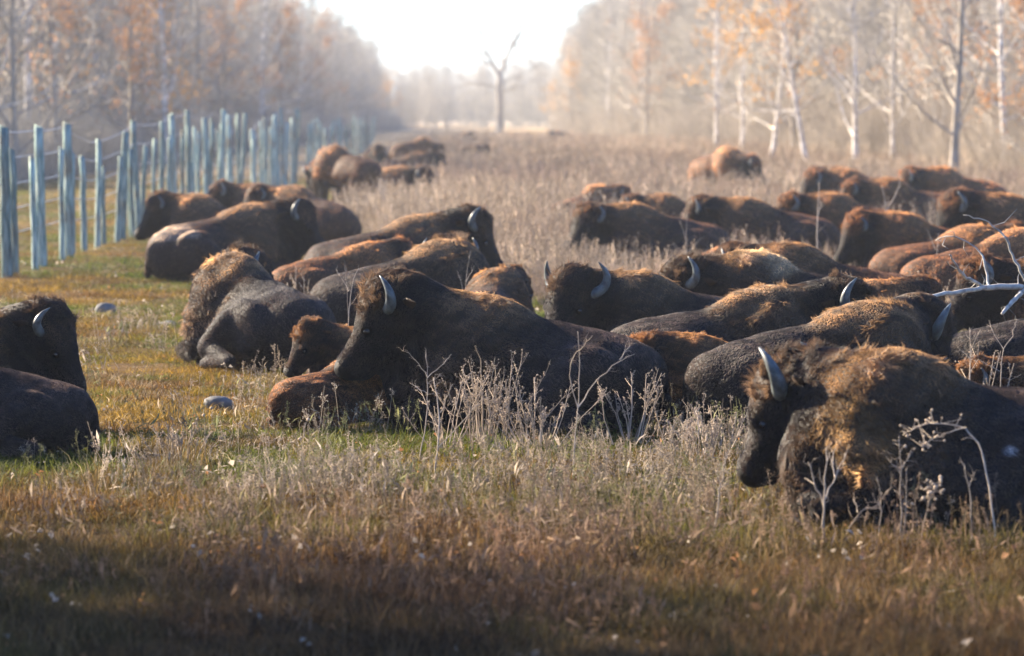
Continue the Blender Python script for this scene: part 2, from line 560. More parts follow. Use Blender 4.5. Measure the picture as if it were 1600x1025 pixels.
def dead_limb(p, d, L, r, lvl):
    pts = [np.array(p, float)]
    for _ in range(4):
        d = unit(np.array(d) + r_.normal(0, .16, 3) + np.array([0, 0, .08]))
        pts.append(pts[-1] + d * L / 4)
    dt.add(pts, np.linspace(r, r * .4, 5), 5)
    if lvl < 3:
        for k in range(4):
            q = pts[1 + k % 4]
            dead_limb(q, unit(d + r_.normal(0, .6, 3)), L * .55, r * .45, lvl + 1)


dead_limb((.1, 0, 6.2), (-.5, 0, 1), 4.8, .25, 0)
dead_limb((.15, 0, 6.4), (.4, .1, 1), 5.4, .27, 0)
dead_limb((0, 0, 5.0), (-1, .2, .35), 3.6, .12, 1)
dead_limb((0, 0, 5.4), (1, -.2, .3), 3.4, .12, 1)
dead_limb((0, 0, 4.2), (.8, .5, .2), 3.0, .10, 1)
p = at_depth(780, 190, 480)
e = link('dead_tree', None, None, 'lone dark forked tree without leaves in the misty opening', 'tree', loc=(p.x, 480, 0))
e.scale = (1.15, 1.15, 1.15)
link('trunk', dt.mesh('dead_tree', BARK), e)

# trees added out of view at left to shade the near grass
PROTO.append(tree_meshes(18, 9.0, 0.16, BARK, 0.08, 1.25, 30, RUST, 2600, leafsize=1.3, even=True))
KIND.append('added_shade_oak')
for k, (x, y, sc_) in enumerate([(-9.8, 16, .9), (-10.4, 19.2, 1.0), (-10.2, 22.4, .95), (-12.4, 25.0, .95), (-14.0, 21.0, 1.1), (-15.2, 27.5, 1.05), (-13.0, 17.4, 1.05), (-17, 24, 1.1), (-12.5, 28.0, .7)]):
    put_tree(7 if k < 8 else 4, x, y, sc_, k * 1.7, 'leafy oak added out of view to shade the near grass', 'added shading oaks out of view')


# ------------------------------------------------------------------ scattered growth: geometry-node instances of small plants
def scatter(name, label, protos, pos, rot, scl, tint, idx, kind='stuff'):
    c = bpy.data.collections.new(name + '_kinds')
    for k, me in enumerate(protos):
        o = bpy.data.objects.new('%s_kind_%02d' % (name, k), me)
        c.objects.link(o)
    me = bpy.data.meshes.new(name)
    n = len(pos)
    me.vertices.add(n)
    me.vertices.foreach_set('co', np.asarray(pos, np.float32).ravel())
    for key, arr, ty, f in (('rot', rot, 'FLOAT_VECTOR', 'vector'), ('scl', scl, 'FLOAT_VECTOR', 'vector'), ('tint', tint, 'FLOAT_VECTOR', 'vector'), ('pick', idx, 'INT', 'value')):
        at = me.attributes.new(key, ty, 'POINT')
        at.data.foreach_set(f, np.asarray(arr, np.int32 if ty == 'INT' else np.float32).ravel())
    o = link(name, me, None, label, kind=kind)
    g = bpy.data.node_groups.new(name + '_nodes', 'GeometryNodeTree')
    g.interface.new_socket('Geometry', in_out='INPUT', socket_type='NodeSocketGeometry')
    g.interface.new_socket('Geometry', in_out='OUTPUT', socket_type='NodeSocketGeometry')
    gi = g.nodes.new('NodeGroupInput'); go = g.nodes.new('NodeGroupOutput')
    ci = g.nodes.new('GeometryNodeCollectionInfo'); ci.inputs[0].default_value = c
    ci.inputs['Separate Children'].default_value = True; ci.inputs['Reset Children'].default_value = True
    ip = g.nodes.new('GeometryNodeInstanceOnPoints')
    ip.inputs['Pick Instance'].default_value = True

    def na(key, ty):
        x = g.nodes.new('GeometryNodeInputNamedAttribute'); x.data_type = ty; x.inputs[0].default_value = key
        return x.outputs[0]
    L = g.links.new
    L(gi.outputs[0], ip.inputs['Points']); L(ci.outputs[0], ip.inputs['Instance'])
    L(na('pick', 'INT'), ip.inputs['Instance Index'])
    e2r = g.nodes.new('FunctionNodeEulerToRotation')
    L(na('rot', 'FLOAT_VECTOR'), e2r.inputs[0]); L(e2r.outputs[0], ip.inputs['Rotation'])
    L(na('scl', 'FLOAT_VECTOR'), ip.inputs['Scale'])
    L(ip.outputs[0], go.inputs[0])
    m = o.modifiers.new('scatter', 'NODES'); m.node_group = g
    return o


def blade_tuft(seed, n, h0, h1, w, spreadr, lean, name):
    r = np.random.default_rng(seed)
    V, Q, Tt, A = [], [], [], []
    for k in range(n):
        az = r.uniform(0, 6.28); d = np.array([math.cos(az), math.sin(az), 0])
        b = np.array([r.normal(0, spreadr), r.normal(0, spreadr), -0.01])
        h = r.uniform(h0, h1); l = r.uniform(0.2, 1) * lean
        fa = r.uniform(0, 6.28); s = np.array([math.cos(fa), math.sin(fa), 0]) * w * r.uniform(.6, 1.3) * 0.5
        m1 = b + d * h * l * .3 + np.array([0, 0, h * .55])
        m2 = b + d * h * l * .85 + np.array([0, 0, h * (1 - .25 * l)])
        i = len(V)
        V += [b - s, b + s, m1 + s * .8, m1 - s * .8, m2]
        Q.append([i, i + 1, i + 2, i + 3]); Tt.append([i + 3, i + 2, i + 4])
        A += [r.uniform(.5, 1.45)] * 5
    return make_mesh(name, np.array(V), [np.array(Q), np.array(Tt)], FIELD, {'shade': np.array(A)}, smooth=False)


def weed(seed, n, h0, h1, name, seeds=True, thick=1.0, spreadr=.05, branch=5, blades=6, plume=False):
    """dry forb: upright stems, short side sprigs, little seed heads, some withered blades"""
    r = np.random.default_rng(seed)
    T = Tubes()
    for k in range(n):
        b = np.array([r.normal(0, spreadr), r.normal(0, spreadr), -.02])
        h = r.uniform(h0, h1)
        d = unit([r.normal(0, .16), r.normal(0, .16), 1])
        top = b + d * h + np.array([r.normal(0, .05 * h), r.normal(0, .05 * h), 0])
        mid = (b + top) / 2 + r.normal(0, .025 * h, 3)
        sh = r.uniform(.6, 1.3)
        T.add([b, mid, top], np.array([.0028, .0022, .0012]) * thick, 3, sh)
        for q in range(branch):
            f = r.uniform(.45, 1)
            p0 = b + (top - b) * f
            bd = unit(d + r.normal(0, .55, 3))
            L = h * r.uniform(.06, .2)
            p1 = p0 + bd * L
            T.add([p0, p1], np.array([.0014, .0009]) * thick, 3, sh)
            if seeds:
                for z in range(3):
                    T.blob(p0 + bd * L * r.uniform(.5, 1.05) + r.normal(0, .006, 3), .0055 * thick * r.uniform(.6, 1.4), sh * 1.25)
        if plume:
            for q in range(10):
                p0 = b + (top - b) * r.uniform(.78, 1)
                T.add([p0, p0 + unit(d * 1.2 + r.normal(0, .4, 3)) * h * .06], np.array([.002, .0008]) * thick, 3, sh * 1.3)
    for q in range(blades):
        p0 = np.array([r.normal(0, spreadr), r.normal(0, spreadr), 0])
        T.leaf(p0 + np.array([0, 0, r.uniform(0, h0)]), unit(r.normal(0, 1, 3) + np.array([0, 0, .6])), unit(r.normal(0, 1, 3)), r.uniform(.05, .14), r.uniform(.008, .02), r.uniform(.5, 1.2))
    return T.mesh(name, FIELD)


GRASS = [blade_tuft(100 + k, 40, .025, .085 + .02 * k, .0060, .085, 1.7, 'grass_tuft') for k in range(4)]
GRASS += [blade_tuft(110 + k, 20, .09, .24, .005, .06, 1.1, 'long_grass_tuft') for k in range(2)]
WEEDS = [weed(200 + k, 5, .16, .38, 'seed_weed', True, .85, .07, 6, 8) for k in range(4)]
TALL = [weed(300 + k, 9, .45, .95, 'tall_weed', k % 2 == 0, 2.0, .16, 5, 10, plume=True) for k in range(5)]
lit = []
for k in range(4):
    T = Tubes()
    rr_ = np.random.default_rng(400 + k)
    T.leaf((0, 0, .01), unit([1, 0, .25]), unit([rr_.normal(0, .5), rr_.normal(0, .5), 1]), .05, .035, 1)
    T.leaf((.05, .04, .01), unit([-.3, 1, .5]), unit([rr_.normal(0, .6), rr_.normal(0, .6), 1]), .04, .03, .8)
    lit.append(T.mesh('fallen_leaf', FIELD))


def lerp(a, b, t):
    return np.asarray(a)[None, :] * (1 - t[:, None]) + np.asarray(b)[None, :] * t[:, None]


def frustum_points(n, d0, d1, power=1.0, margin=1.0):
    """random ground points that the camera could see, thinning with distance"""
    u_ = rng.random(n)
    D = (d0 ** (1 - power) + u_ * (d1 ** (1 - power) - d0 ** (1 - power))) ** (1 / (1 - power)) if power != 1 else d0 * (d1 / d0) ** u_
    X = (rng.random(n) * 2 - 1) * (D * 0.1345 + margin)
    return X, D


def tall_zone(X, D):
    """1 where the bleached weeds stand high, 0 on the grazed strip along the fence"""
    px = 800 + X / D * FPX
    edge = np.interp(D, [26, 34, 42, 50, 60, 75, 95, 130, 200, 400], [2600, 2300, 1500, 800, 640, 560, 560, 600, 620, 640])
    return np.clip((px - edge + (fbm(X, D, .3, 7) - .5) * 160) / 60, 0, 1)


# short turf
n = 76000
X, D = frustum_points(n, 14.5, 150, 1.25, 1.2)
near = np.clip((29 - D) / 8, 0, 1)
bare = np.clip((fbm(X, D, .9, 41) - .34) / .12, .12, 1)
keep = rng.random(n) < bare
X, D = X[keep], D[keep]; n = len(X); near = near[keep]
nA = fbm(X, D, .45, 1); nB = fbm(X, D, 1.4, 2); nC = rng.random(n)
gold = np.array([.27, .165, .026]); green = np.array([.095, .125, .015]); rust = np.array([.17, .085, .035]); straw = np.array([.40, .33, .21])
t1 = np.clip((nA - .46) / .24 + (nC - .5) * .6, 0, 1)
tint = lerp(green, gold, t1)
t2 = np.clip((nB - .52) / .16, 0, 1) * .75
tint = tint * (1 - t2[:, None]) + rust * t2[:, None]
t3 = ((nC > .9) * .7)[:, None]
tint = tint * (1 - t3) + straw * t3
t4 = (near * .85 * (0.35 + nA + .25 * nB))[:, None]  # near grass browner, with soft foreground shade painted into the tint
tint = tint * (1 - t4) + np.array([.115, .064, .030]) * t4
tint *= (.42 + 1.05 * rng.random((n, 1)) ** 1.3)
far_s = 1 + np.clip((D - 35) / 80, 0, 1.2)
scl = np.c_[far_s * 1.15, far_s * 1.15, (.55 + .75 * rng.random(n)) * (1 + .15 * far_s) * (.75 + .5 * nB)]
scl[:, 2] *= np.clip(1.0 - .42 * np.clip((D - 26) / 6, 0, 1), .5, 2) * (.6 + .8 * fbm(X, D, 1.1, 51))
rot = np.c_[rng.normal(0, .12, n), rng.normal(0, .12, n), rng.random(n) * 6.28]
pick = np.where(rng.random(n) < .93, rng.integers(0, 4, n), rng.integers(4, 6, n))
gz_ = (fbm(X, D, 0.11) - 0.5) * 0.10 - .03
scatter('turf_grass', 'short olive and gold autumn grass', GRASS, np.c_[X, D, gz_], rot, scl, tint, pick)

# seed weeds in the near meadow
n = 5200
X, D = frustum_points(n, 18, 48, 1.1, .8)
px = 800 + X / D * FPX
py = YH + CAM_H * FPX / D
w = fbm(X, D, .5, 11)
want = .10 + .9 * np.exp(-((py - 765) / 125) ** 2) * np.clip((px - 180) / 260, 0, 1) * np.clip((1320 - px) / 200, .15, 1)
keep = rng.random(n) < want * np.clip((w - .28) / .25, 0.12, 1)
X, D, px, py = X[keep], D[keep], px[keep], py[keep]; n = len(X)
c1 = lerp((.24, .19, .13), (.42, .36, .29), rng.random(n))
gr = (rng.random(n) < .2)[:, None]
c1 = np.where(gr, np.array([.20, .20, .09]), c1)
nearf = np.clip((py - 780) / 120, 0, 1)[:, None]
c1 = c1 * (1 - nearf) + np.array([.24, .15, .09]) * nearf
c1 *= .7 + .6 * rng.random((n, 1))
s = .6 + .55 * rng.random(n)
scatter('seed_weeds', 'grey dry weeds with small seed heads in the meadow', WEEDS, np.c_[X, D, np.full(n, -.02)],
        np.c_[rng.normal(0, .15, n), rng.normal(0, .15, n), rng.random(n) * 6.28], np.c_[s, s, s], c1, rng.integers(0, 4, n))

# tall bleached field
n = 34000
X, D = frustum_points(n, 36, 420, 1.35, 1.5)
z = tall_zone(X, D)
pxw = 800 + X / D * FPX
thin = 1 - .72 * np.clip((pxw - 1180) / 120, 0, 1) * np.clip((D - 40) / 8, 0, 1) * np.clip((105 - D) / 15, 0, 1) - .4 * np.clip((pxw - 880) / 60, 0, 1) * np.clip((1180 - pxw) / 60, 0, 1) * (D > 45) * (D < 75)
keep = rng.random(n) < z * thin * np.clip(.25 + 1.5 * (fbm(X, D, .25, 21) - .25), .12, 1)
X, D = X[keep], D[keep]; n = len(X)
c1 = lerp((.40, .31, .22), (.55, .46, .36), rng.random(n))
m_ = np.clip((fbm(X, D, .12, 31) - .45) / .2, 0, 1)[:, None] * .6
c1 = c1 * (1 - m_) + np.array([.36, .25, .19]) * m_
c1 *= .7 + .55 * rng.random((n, 1))
s = (.62 + .5 * rng.random(n)) * (.6 + .4 * thin[keep]) * (.55 + .65 * fbm(X, D, .3, 9)) * np.clip(D / 70, .75, 1.15)
wd = s * np.clip(D / 70, 1, 2.6)
scatter('tall_weeds', 'tall bleached dry weeds filling the field behind the herd', TALL, np.c_[X, D, np.full(n, -.03)],
        np.c_[rng.normal(0, .1, n), rng.normal(0, .1, n), rng.random(n) * 6.28], np.c_[wd, wd, s], c1, rng.integers(0, 5, n))

# fallen leaves
n = 900
X, D = frustum_points(n, 16, 70, 1.2, .8)
c1 = np.where((rng.random(n) < .5)[:, None], np.array([.36, .18, .08]), np.array([.46, .39, .31])) * (.6 + .6 * rng.random((n, 1)))
s = .45 + .95 * rng.random(n) ** 2
scatter('fallen_leaves', 'small fallen leaves caught in the grass', lit, np.c_[X, D, .02 + .07 * rng.random(n)],
        np.c_[rng.normal(0, .5, n), rng.normal(0, .5, n), rng.random(n) * 6.28], np.c_[s, s, s], c1, rng.integers(0, 4, n))


# brush under the woods
def brush(seed, h):
    r = np.random.default_rng(seed)
    T = Tubes()
    for k in range(34):
        b = np.array([r.normal(0, .5), r.normal(0, .5), -.05])
        d = unit([r.normal(0, .3), r.normal(0, .3), 1])
        L = h * r.uniform(.5, 1)
        p1 = b + d * L * .5 + r.normal(0, .08, 3); p2 = p1 + unit(d + r.normal(0, .15, 3)) * L * .5
        sh = r.uniform(.6, 1.35)
        T.add([b, p1, p2], [.014, .010, .004], 3, sh)
        for q in range(9):
            f = r.uniform(.2, 1)
            p0 = b + (p1 - b) * f * 2 if f < .5 else p1 + (p2 - p1) * (f - .5) * 2
            bd = unit(d + r.normal(0, .5, 3))
            l2 = L * r.uniform(.1, .3)
            T.add([p0, p0 + bd * l2 * .6, p0 + unit(bd + np.array([0, 0, .3])) * l2], [.006, .0045, .003], 3, sh * r.uniform(.8, 1.2))
    return T.mesh('brush', FIELD)


BR = [brush(500 + k, 3.2) for k in range(4)]
P, C_, SC = [], [], []
for side in (-1, 1):
    n = 3000
    y = 128 + 520 * rng.random(n) ** 1.5
    edge = np.where(side < 0, 17.0, np.interp(y, [128, 300, 360, 430, 650], [17.5, 14, 9, 6, 6]))
    x = side * (edge + np.abs(rng.normal(0, 7, n)) + 1.5 * rng.random(n))
    k = np.abs(x) < .136 * y + 5
    x, y = x[k], y[k]
    P.append(np.c_[x, y, np.zeros(len(x))])
    c1 = lerp((.31, .27, .22), (.47, .41, .34), rng.random(len(x))) if side > 0 else lerp((.30, .29, .275), (.46, .44, .40), rng.random(len(x)))
    C_.append(c1)
    SC.append((.45 + .7 * rng.random(len(x))) * np.interp(np.abs(x) - edge[k], [0, 4, 12], [.6, 1.1, 1.5]) * (1.25 if side > 0 else 1.0))
P = np.concatenate(P); C_ = np.concatenate(C_); SC = np.concatenate(SC); n = len(P)
scatter('undergrowth', 'leafless brush along the foot of both woods', BR, P, np.c_[np.zeros(n), np.zeros(n), rng.random(n) * 6.28], np.c_[SC, SC, SC], C_, rng.integers(0, 4, n))

# woods that read as one mass: deep behind the edge trees and across the far end
far_protos = []
for k, i in enumerate((0, 2, 3, 2)):
    r = np.random.default_rng(600 + k)
    T = Tubes()
    h = 11 + 2 * r.random()
    T.add([(0, 0, -.2), (r.normal(0, .2), r.normal(0, .2), h * .5), (r.normal(0, .3), r.normal(0, .3), h)], [.14, .10, .02], 5, .8)
    for q in range(420):
        f = r.uniform(.05, 1)
        az = r.uniform(0, 6.28); L = (1.2 + 2.2 * (1 - f)) * r.uniform(.5, 1.1)
        p0 = np.array([0, 0, h * f]) + np.array([math.cos(az), math.sin(az), .3]) * L * r.uniform(0, .6)
        d = unit([math.cos(az), math.sin(az), r.uniform(.2, 1.4)])
        p1 = p0 + d * L * .5
        T.add([p0, p1, p1 + unit(d + r.normal(0, .3, 3)) * L * .4], [.020, .014, .007], 3, r.uniform(.6, 1.3))
    far_protos.append(T.mesh('wood_tree', FIELD))
P = []
for side in (-1, 1):
    n = 1000 if side < 0 else 2000
    y = 175 + 535 * rng.random(n)
    x = side * (np.where(side < 0, 24.0, np.interp(y, [175, 300, 360, 430, 720], [23, 19, 13, 9.5, 9.5])) + 50 * rng.random(n) ** 1.4)
    k = np.abs(x) < .136 * y + 6
    P.append(np.c_[x, y, np.zeros(n)][k])
n = 520
P.append(np.c_[rng.uniform(-70, 110, n), rng.uniform(700, 800, n), np.zeros(n)])
P = np.concatenate(P); n = len(P)
c1 = lerp((.34, .315, .275), (.50, .46, .39), rng.random(n))
s = rng.uniform(.95, 1.35, n) * np.where(P[:, 1] > 690, .8, 1)
scatter('woodland', 'hazy bare woodland behind the edge trees', far_protos, P, np.c_[np.zeros(n), np.zeros(n), rng.random(n) * 6.28], np.c_[s * 1.1, s * 1.1, s], c1, rng.integers(0, 4, n))
print('growth', time.time() - T0)

# ------------------------------------------------------------------ fence
fence = link('wire_fence', None, None, 'long fence of weathered blue grey posts with thin wires', 'fence', loc=(-7.75, 59, 0))


def post_mesh(seed, w, h):
    r = np.random.default_rng(seed)
    n = 6; sides = 12
    an = np.arange(sides) / sides * 6.283 + r.uniform(0, 1)
    V = []
    for k in range(n):
        f = k / (n - 1)
        rr = w / 2 * (1.08 - .16 * f) * (1 + r.normal(0, .055, sides))
        cx, cy_ = r.normal(0, .008, 2)
        V.append(np.c_[cx + np.cos(an) * rr, cy_ + np.sin(an) * rr, np.full(sides, -.3 + (h + .3) * f) + (r.normal(0, .018, sides) + .05 * np.cos(an - r.uniform(0, 6)) * .5 if k == n - 1 else 0)])
    V = np.concatenate(V)
    Q = [[k * sides + j, k * sides + (j + 1) % sides, (k + 1) * sides + (j + 1) % sides, (k + 1) * sides + j] for k in range(n - 1) for j in range(sides)]
    top = (n - 1) * sides
    V = np.r_[V, [[0, 0, h - .01]]]
    Tt = [[top + j, top + (j + 1) % sides, len(V) - 1] for j in range(sides)]
    return make_mesh('post', V, [np.array(Q), np.array(Tt)], POST, smooth=False)


POSTS = [(post_mesh(700 + k, .12 + .012 * k, 2.35), post_mesh(720 + k, .085 + .006 * k, 1.95)) for k in range(4)]
tall_px = [(-35, 205), (10, 198), (65, 198), (108, 193), (152, 218), (192, 206), (218, 189), (250, 190), (275, 178), (300, 173), (322, 184), (341, 172), (357, 180), (375, 177), (397, 203), (412, 184), (428, 182), (443, 168), (460, 170), (481, 194)]
line = []


def add_post(px, top, tall, jx=0.0):
    D = 46500 / (800 - px)
    b = Vector((-7.75 + jx, D, 0)) - fence.location
    z = at_depth(px, top, D).z
    me = POSTS[random.randrange(4)][0 if tall else 1]
    o = link('post', me, fence, loc=b)
    h = 2.35 if tall else 1.95
    wj = random.uniform(.9, 1.1)
    o.scale = (wj, wj, z / h)
    o.rotation_euler = (random.gauss(0, .015), random.gauss(0, .036), random.uniform(0, 6.28) if False else random.gauss(0, .4))
    return b, z


for k, (px, top) in enumerate(tall_px):
    b, z = add_post(px, top, True)
    line.append((b, z))
    for dx, dt_ in ((-19 + 7 * k / 20, 42 - k * 1.3), (17 - 7 * k / 20, 46 - k * 1.5)):
        if k < 19: add_post(px + dx * (800 - px) / 790 * (1 if k < 12 else .8), top + dt_ * (800 - px) / 790 + random.uniform(-12, 16), False, random.uniform(-.12, .1))
# the fence bends away towards the far end
prev = Vector((-7.75, 146, 0))
for k in range(34):
    D = 150 + 5.2 * k + k * k * .12
    x = np.interp(D, [150, 230, 330, 480], [-7.8, -9.2, -12.0, -17])
    o = link('post', POSTS[k % 4][k % 2 * 0], fence, loc=Vector((x, D, 0)) - fence.location)
    o.scale = (1, 1, random.uniform(.72, 1.02))
    o.rotation_euler = (0, random.gauss(0, .03), random.gauss(0, .4))
    if k % 4 == 0:
        line.append((Vector((x, D, 0)) - fence.location, 2.0))
for hgt in (.97, .80, .62, .45, .28):
    T = Tubes()
    pts = []
    for k in range(len(line) - 1):
        (b0, z0), (b1, z1) = line[k], line[k + 1]
        p0 = Vector((b0.x - .11, b0.y, z0 * hgt)); p1 = Vector((b1.x - .11, b1.y, z1 * hgt))
        pts += [p0, (p0 + p1) / 2 + Vector((0, 0, -.02))]
    pts.append(p1)
    T.add(np.array([list(q) for q in pts]), np.full(len(pts), .0075), 4)
    link('wire', T.mesh('wire', WIRE), fence)

# ------------------------------------------------------------------ bison
def rotm(yaw, pitch, roll=0.0):
    """head frame: columns forward, left, up; pitch > 0 lowers the nose"""
    m = Matrix.Rotation(yaw, 3, 'Z') @ Matrix.Rotation(pitch, 3, 'Y') @ Matrix.Rotation(roll, 3, 'X')
    return np.array(m)


class SDF:
    def __init__(self, lo, hi, vox):
        self.lo = np.array(lo, np.float32); self.vox = vox
        n = np.ceil((np.array(hi) - self.lo) / vox).astype(int) + 1
        self.n = n
        ax = [self.lo[i] + vox * np.arange(n[i], dtype=np.float32) for i in range(3)]
        self.ax = ax
        self.d = np.full(n, 1.0, np.float32)

    def _window(self, c, ext, k):
        a = np.maximum(0, np.floor((c - ext - k * 1.5 - .05 - self.lo) / self.vox).astype(int))
        b = np.minimum(self.n, np.ceil((c + ext + k * 1.5 + .05 - self.lo) / self.vox).astype(int) + 1)
        if (b <= a).any(): return None
        sl = tuple(slice(a[i], b[i]) for i in range(3))
        g = np.meshgrid(*[self.ax[i][sl[i]] for i in range(3)], indexing='ij', sparse=True)
        return sl, g

    def _join(self, sl, d, k):
        o = self.d[sl]
        h = np.maximum(k - np.abs(o - d), 0) / k
        self.d[sl] = np.minimum(o, d) - h * h * k * .25

    def ell(self, c, r, k=.08, R=None):
        c = np.array(c, np.float32); r = np.array(r, np.float32)
        w = self._window(c, np.full(3, r.max()), k)
        if w is None: return
        sl, (x, y, z) = w
        x = x - c[0]; y = y - c[1]; z = z - c[2]
        if R is not None:
            x, y, z = (R[0, 0] * x + R[1, 0] * y + R[2, 0] * z), (R[0, 1] * x + R[1, 1] * y + R[2, 1] * z), (R[0, 2] * x + R[1, 2] * y + R[2, 2] * z)
        k0 = np.sqrt((x / r[0]) ** 2 + (y / r[1]) ** 2 + (z / r[2]) ** 2)
        k1 = np.sqrt((x / r[0] ** 2) ** 2 + (y / r[1] ** 2) ** 2 + (z / r[2] ** 2) ** 2)
        self._join(sl, (k0 * (k0 - 1) / (k1 + 1e-6)).astype(np.float32), k)

    def cone(self, a, b, ra, rb, k=.06):
        a = np.array(a, np.float32); b = np.array(b, np.float32)
        c = (a + b) / 2
        w = self._window(c, np.abs(b - a) / 2 + max(ra, rb), k)
        if w is None: return
        sl, (x, y, z) = w
        ba = b - a; L = float(ba @ ba) + 1e-9
        t = np.clip(((x - a[0]) * ba[0] + (y - a[1]) * ba[1] + (z - a[2]) * ba[2]) / L, 0, 1)
        d = np.sqrt((x - a[0] - t * ba[0]) ** 2 + (y - a[1] - t * ba[1]) ** 2 + (z - a[2] - t * ba[2]) ** 2) - (ra + (rb - ra) * t)
        self._join(sl, d.astype(np.float32), k)

    def mesh(self):
        g = vdb.FloatGrid(1.0)
        g.copyFromArray(np.ascontiguousarray(self.d))
        pts, quads = g.convertToQuads(0.0)
        return np.asarray(pts, np.float32) * self.vox + self.lo, np.asarray(quads, np.int32)[:, ::-1]


HUMP_LIE, HUMP_STAND = 1.10, 1.62


def bison_shape(pose, yaw, neck, pitch, rise, calf, side, vox, r, kind='cow'):
    """body in its own frame: +X ahead, origin on the ground under the middle. Returns verts, quads, head position, head frame."""
    stand = pose == 'stand'
    up = .52 if stand else 0.0
    S_ = SDF((-1.65, -1.45, -.06), (2.1, 1.45, 1.95 if stand else 1.62), vox)
    hm = .72 if calf else 1.0                          # hump and mane are small on young ones
    # trunk
    S_.ell((-.40, 0, .44 + up), (.72, .46, .40), .1)
    S_.ell((.32, 0, .58 + up), (.50, .41, .46), .12)
    S_.ell((.31, 0, .80 + up - (1 - hm) * .1), (.42, .19 + .03 * hm, .30 * hm + .02), .14)
    S_.cone((.20, 0, .84 + up - .12 * (1 - hm)), (-.62, 0, .55 + up), .17, .20, .16)
    S_.cone((-.55, 0, .55 + up), (-1.02, 0, .43 + up), .21, .19, .12)
    S_.ell((-.86, 0, .38 + up), (.38, .41, .37), .12)
    for y in (-1, 1):
        S_.ell((-.74, y * .22, .63 + up), (.15, .09, .10), .08)                    # hip bones
        S_.ell((.38, y * .27, .58 + up), (.26, .17, .36), .10)                     # shoulder blades
    S_.cone((-1.16, 0, .50 + up), (-1.25, .03, .26 + up), .045, .03, .05)          # tail
    S_.cone((-1.25, .03, .26 + up), (-1.22, .05, .08 + up), .03, .045, .03)
    if not stand:
        S_.ell((-.35, 0, .26), (.85, .52, .28), .12)                               # belly spread on the ground
        for y in (-1, 1):
            o = 1.12 if y == side else .92
            S_.ell((-.66, y * .36 * o, .42), (.36, .17, .30), .07, rotm(0, rad(-22)))         # thigh
            S_.cone((-.52, y * .46 * o, .44), (-.30, y * .56 * o, .22), .17, .12, .05)
            S_.cone((-.30, y * .56 * o, .20), (-.78, y * .60 * o, .09), .10, .065, .04)
            S_.cone((-.78, y * .60 * o, .08), (-.36, y * .64 * o, .05), .055, .055, .03)
            S_.cone((.50, y * .28, .46), (.42, y * .36, .22), .19, .13, .08)                  # upper foreleg
            S_.cone((.42, y * .36, .18), (0.84, y * .27, .13), .12, .095, .05)
            S_.cone((.84, y * .27, .10), (.55, y * .25, .05), .085, .06, .03)
        S_.ell((.72, 0, .38), (.30, .27, .34), .10)                                # brisket
        N0 = np.array([.62, 0, .78])
    else:
        for y in (-1, 1):
            S_.ell((-.80, y * .24, .80), (.28, .17, .38), .08)
            S_.cone((-.78, y * .26, .72), (-.68, y * .25, .50), .18, .10, .06)
            S_.cone((-.68, y * .25, .50), (-.92, y * .24, .36), .095, .06, .04)
            S_.cone((-.92, y * .24, .36), (-.88, y * .24, .02), .058, .06, .03)
            S_.cone((.45, y * .24, .90), (.42, y * .22, .48), .19, .10, .07)
            S_.cone((.42, y * .22, .48), (.44, y * .22, .02), .10, .06, .04)
        S_.ell((.66, 0, .88), (.28, .25, .36), .10)
        N0 = np.array([.62, 0, 1.18])
    # neck and head
    nd = np.array([math.cos(neck) * math.cos(rise), math.sin(neck) * math.cos(rise), math.sin(rise)])
    H = N0 + nd * (.42 if pose == 'lie' else .5)
    hs = 1.12 if calf else (1.22 if kind == 'bull' else 1.12)                     # young ones have relatively large heads
    R = rotm(yaw, pitch)

    def h(x, y, z): return H + R @ (np.array([x, y, z]) * hs)
    S_.cone(N0 - np.array([.16, 0, .02]), h(-.10, 0, -.02), .35 * (.85 + .15 * hm), .22 * hs, .10)
    if not calf:
        S_.cone(N0 + np.array([.05, 0, -.22]), h(-.02, 0, -.16), .26, .18, .10)
    S_.ell(h(0, 0, 0), np.array((.20, .185, .19)) * hs, .05, R)
    S_.ell(h(-.04, 0, .10), np.array((.21, .20, .18)) * hs * (1.0 if not calf else .8), .07, R)
    if not calf:
        S_.ell(h(.10, 0, .07), np.array((.17, .16, .12)) * hs, .07, R)
    S_.cone(h(.06, 0, .01), h(.40, 0, -.02), .175 * hs, .105 * hs, .06)
    S_.ell(h(.475, 0, -.025), np.array((.085, .115, .095)) * hs, .05, R)
    S_.cone(h(.06, 0, -.12), h(.42, 0, -.105), .135 * hs, .065 * hs, .05)
    for y in (-1, 1):
        S_.ell(h(.15, y * .135, .075), np.array((.07, .045, .035)) * hs, .03, R)      # brows
    if not calf:
        j = h(.24, 0, -.17)
        S_.cone(j, j + np.array([0, 0, -.26]) - nd * .04, .12, .05, .06)             # beard
        q = h(.02, 0, -.22)
        S_.cone(q, q + np.array([0, 0, -.22]), .19, .13, .10)
    S_.d = S_.d
    V, Q = S_.mesh()
    k = noise3(V, 3.1, r.integers(0, 50))
    V = V + k * .018 + noise3(V, 9.0, r.integers(0, 50)) * .009
    V[:, 2] = np.maximum(V[:, 2], -.03)
    return V, Q, H, R, hs, nd


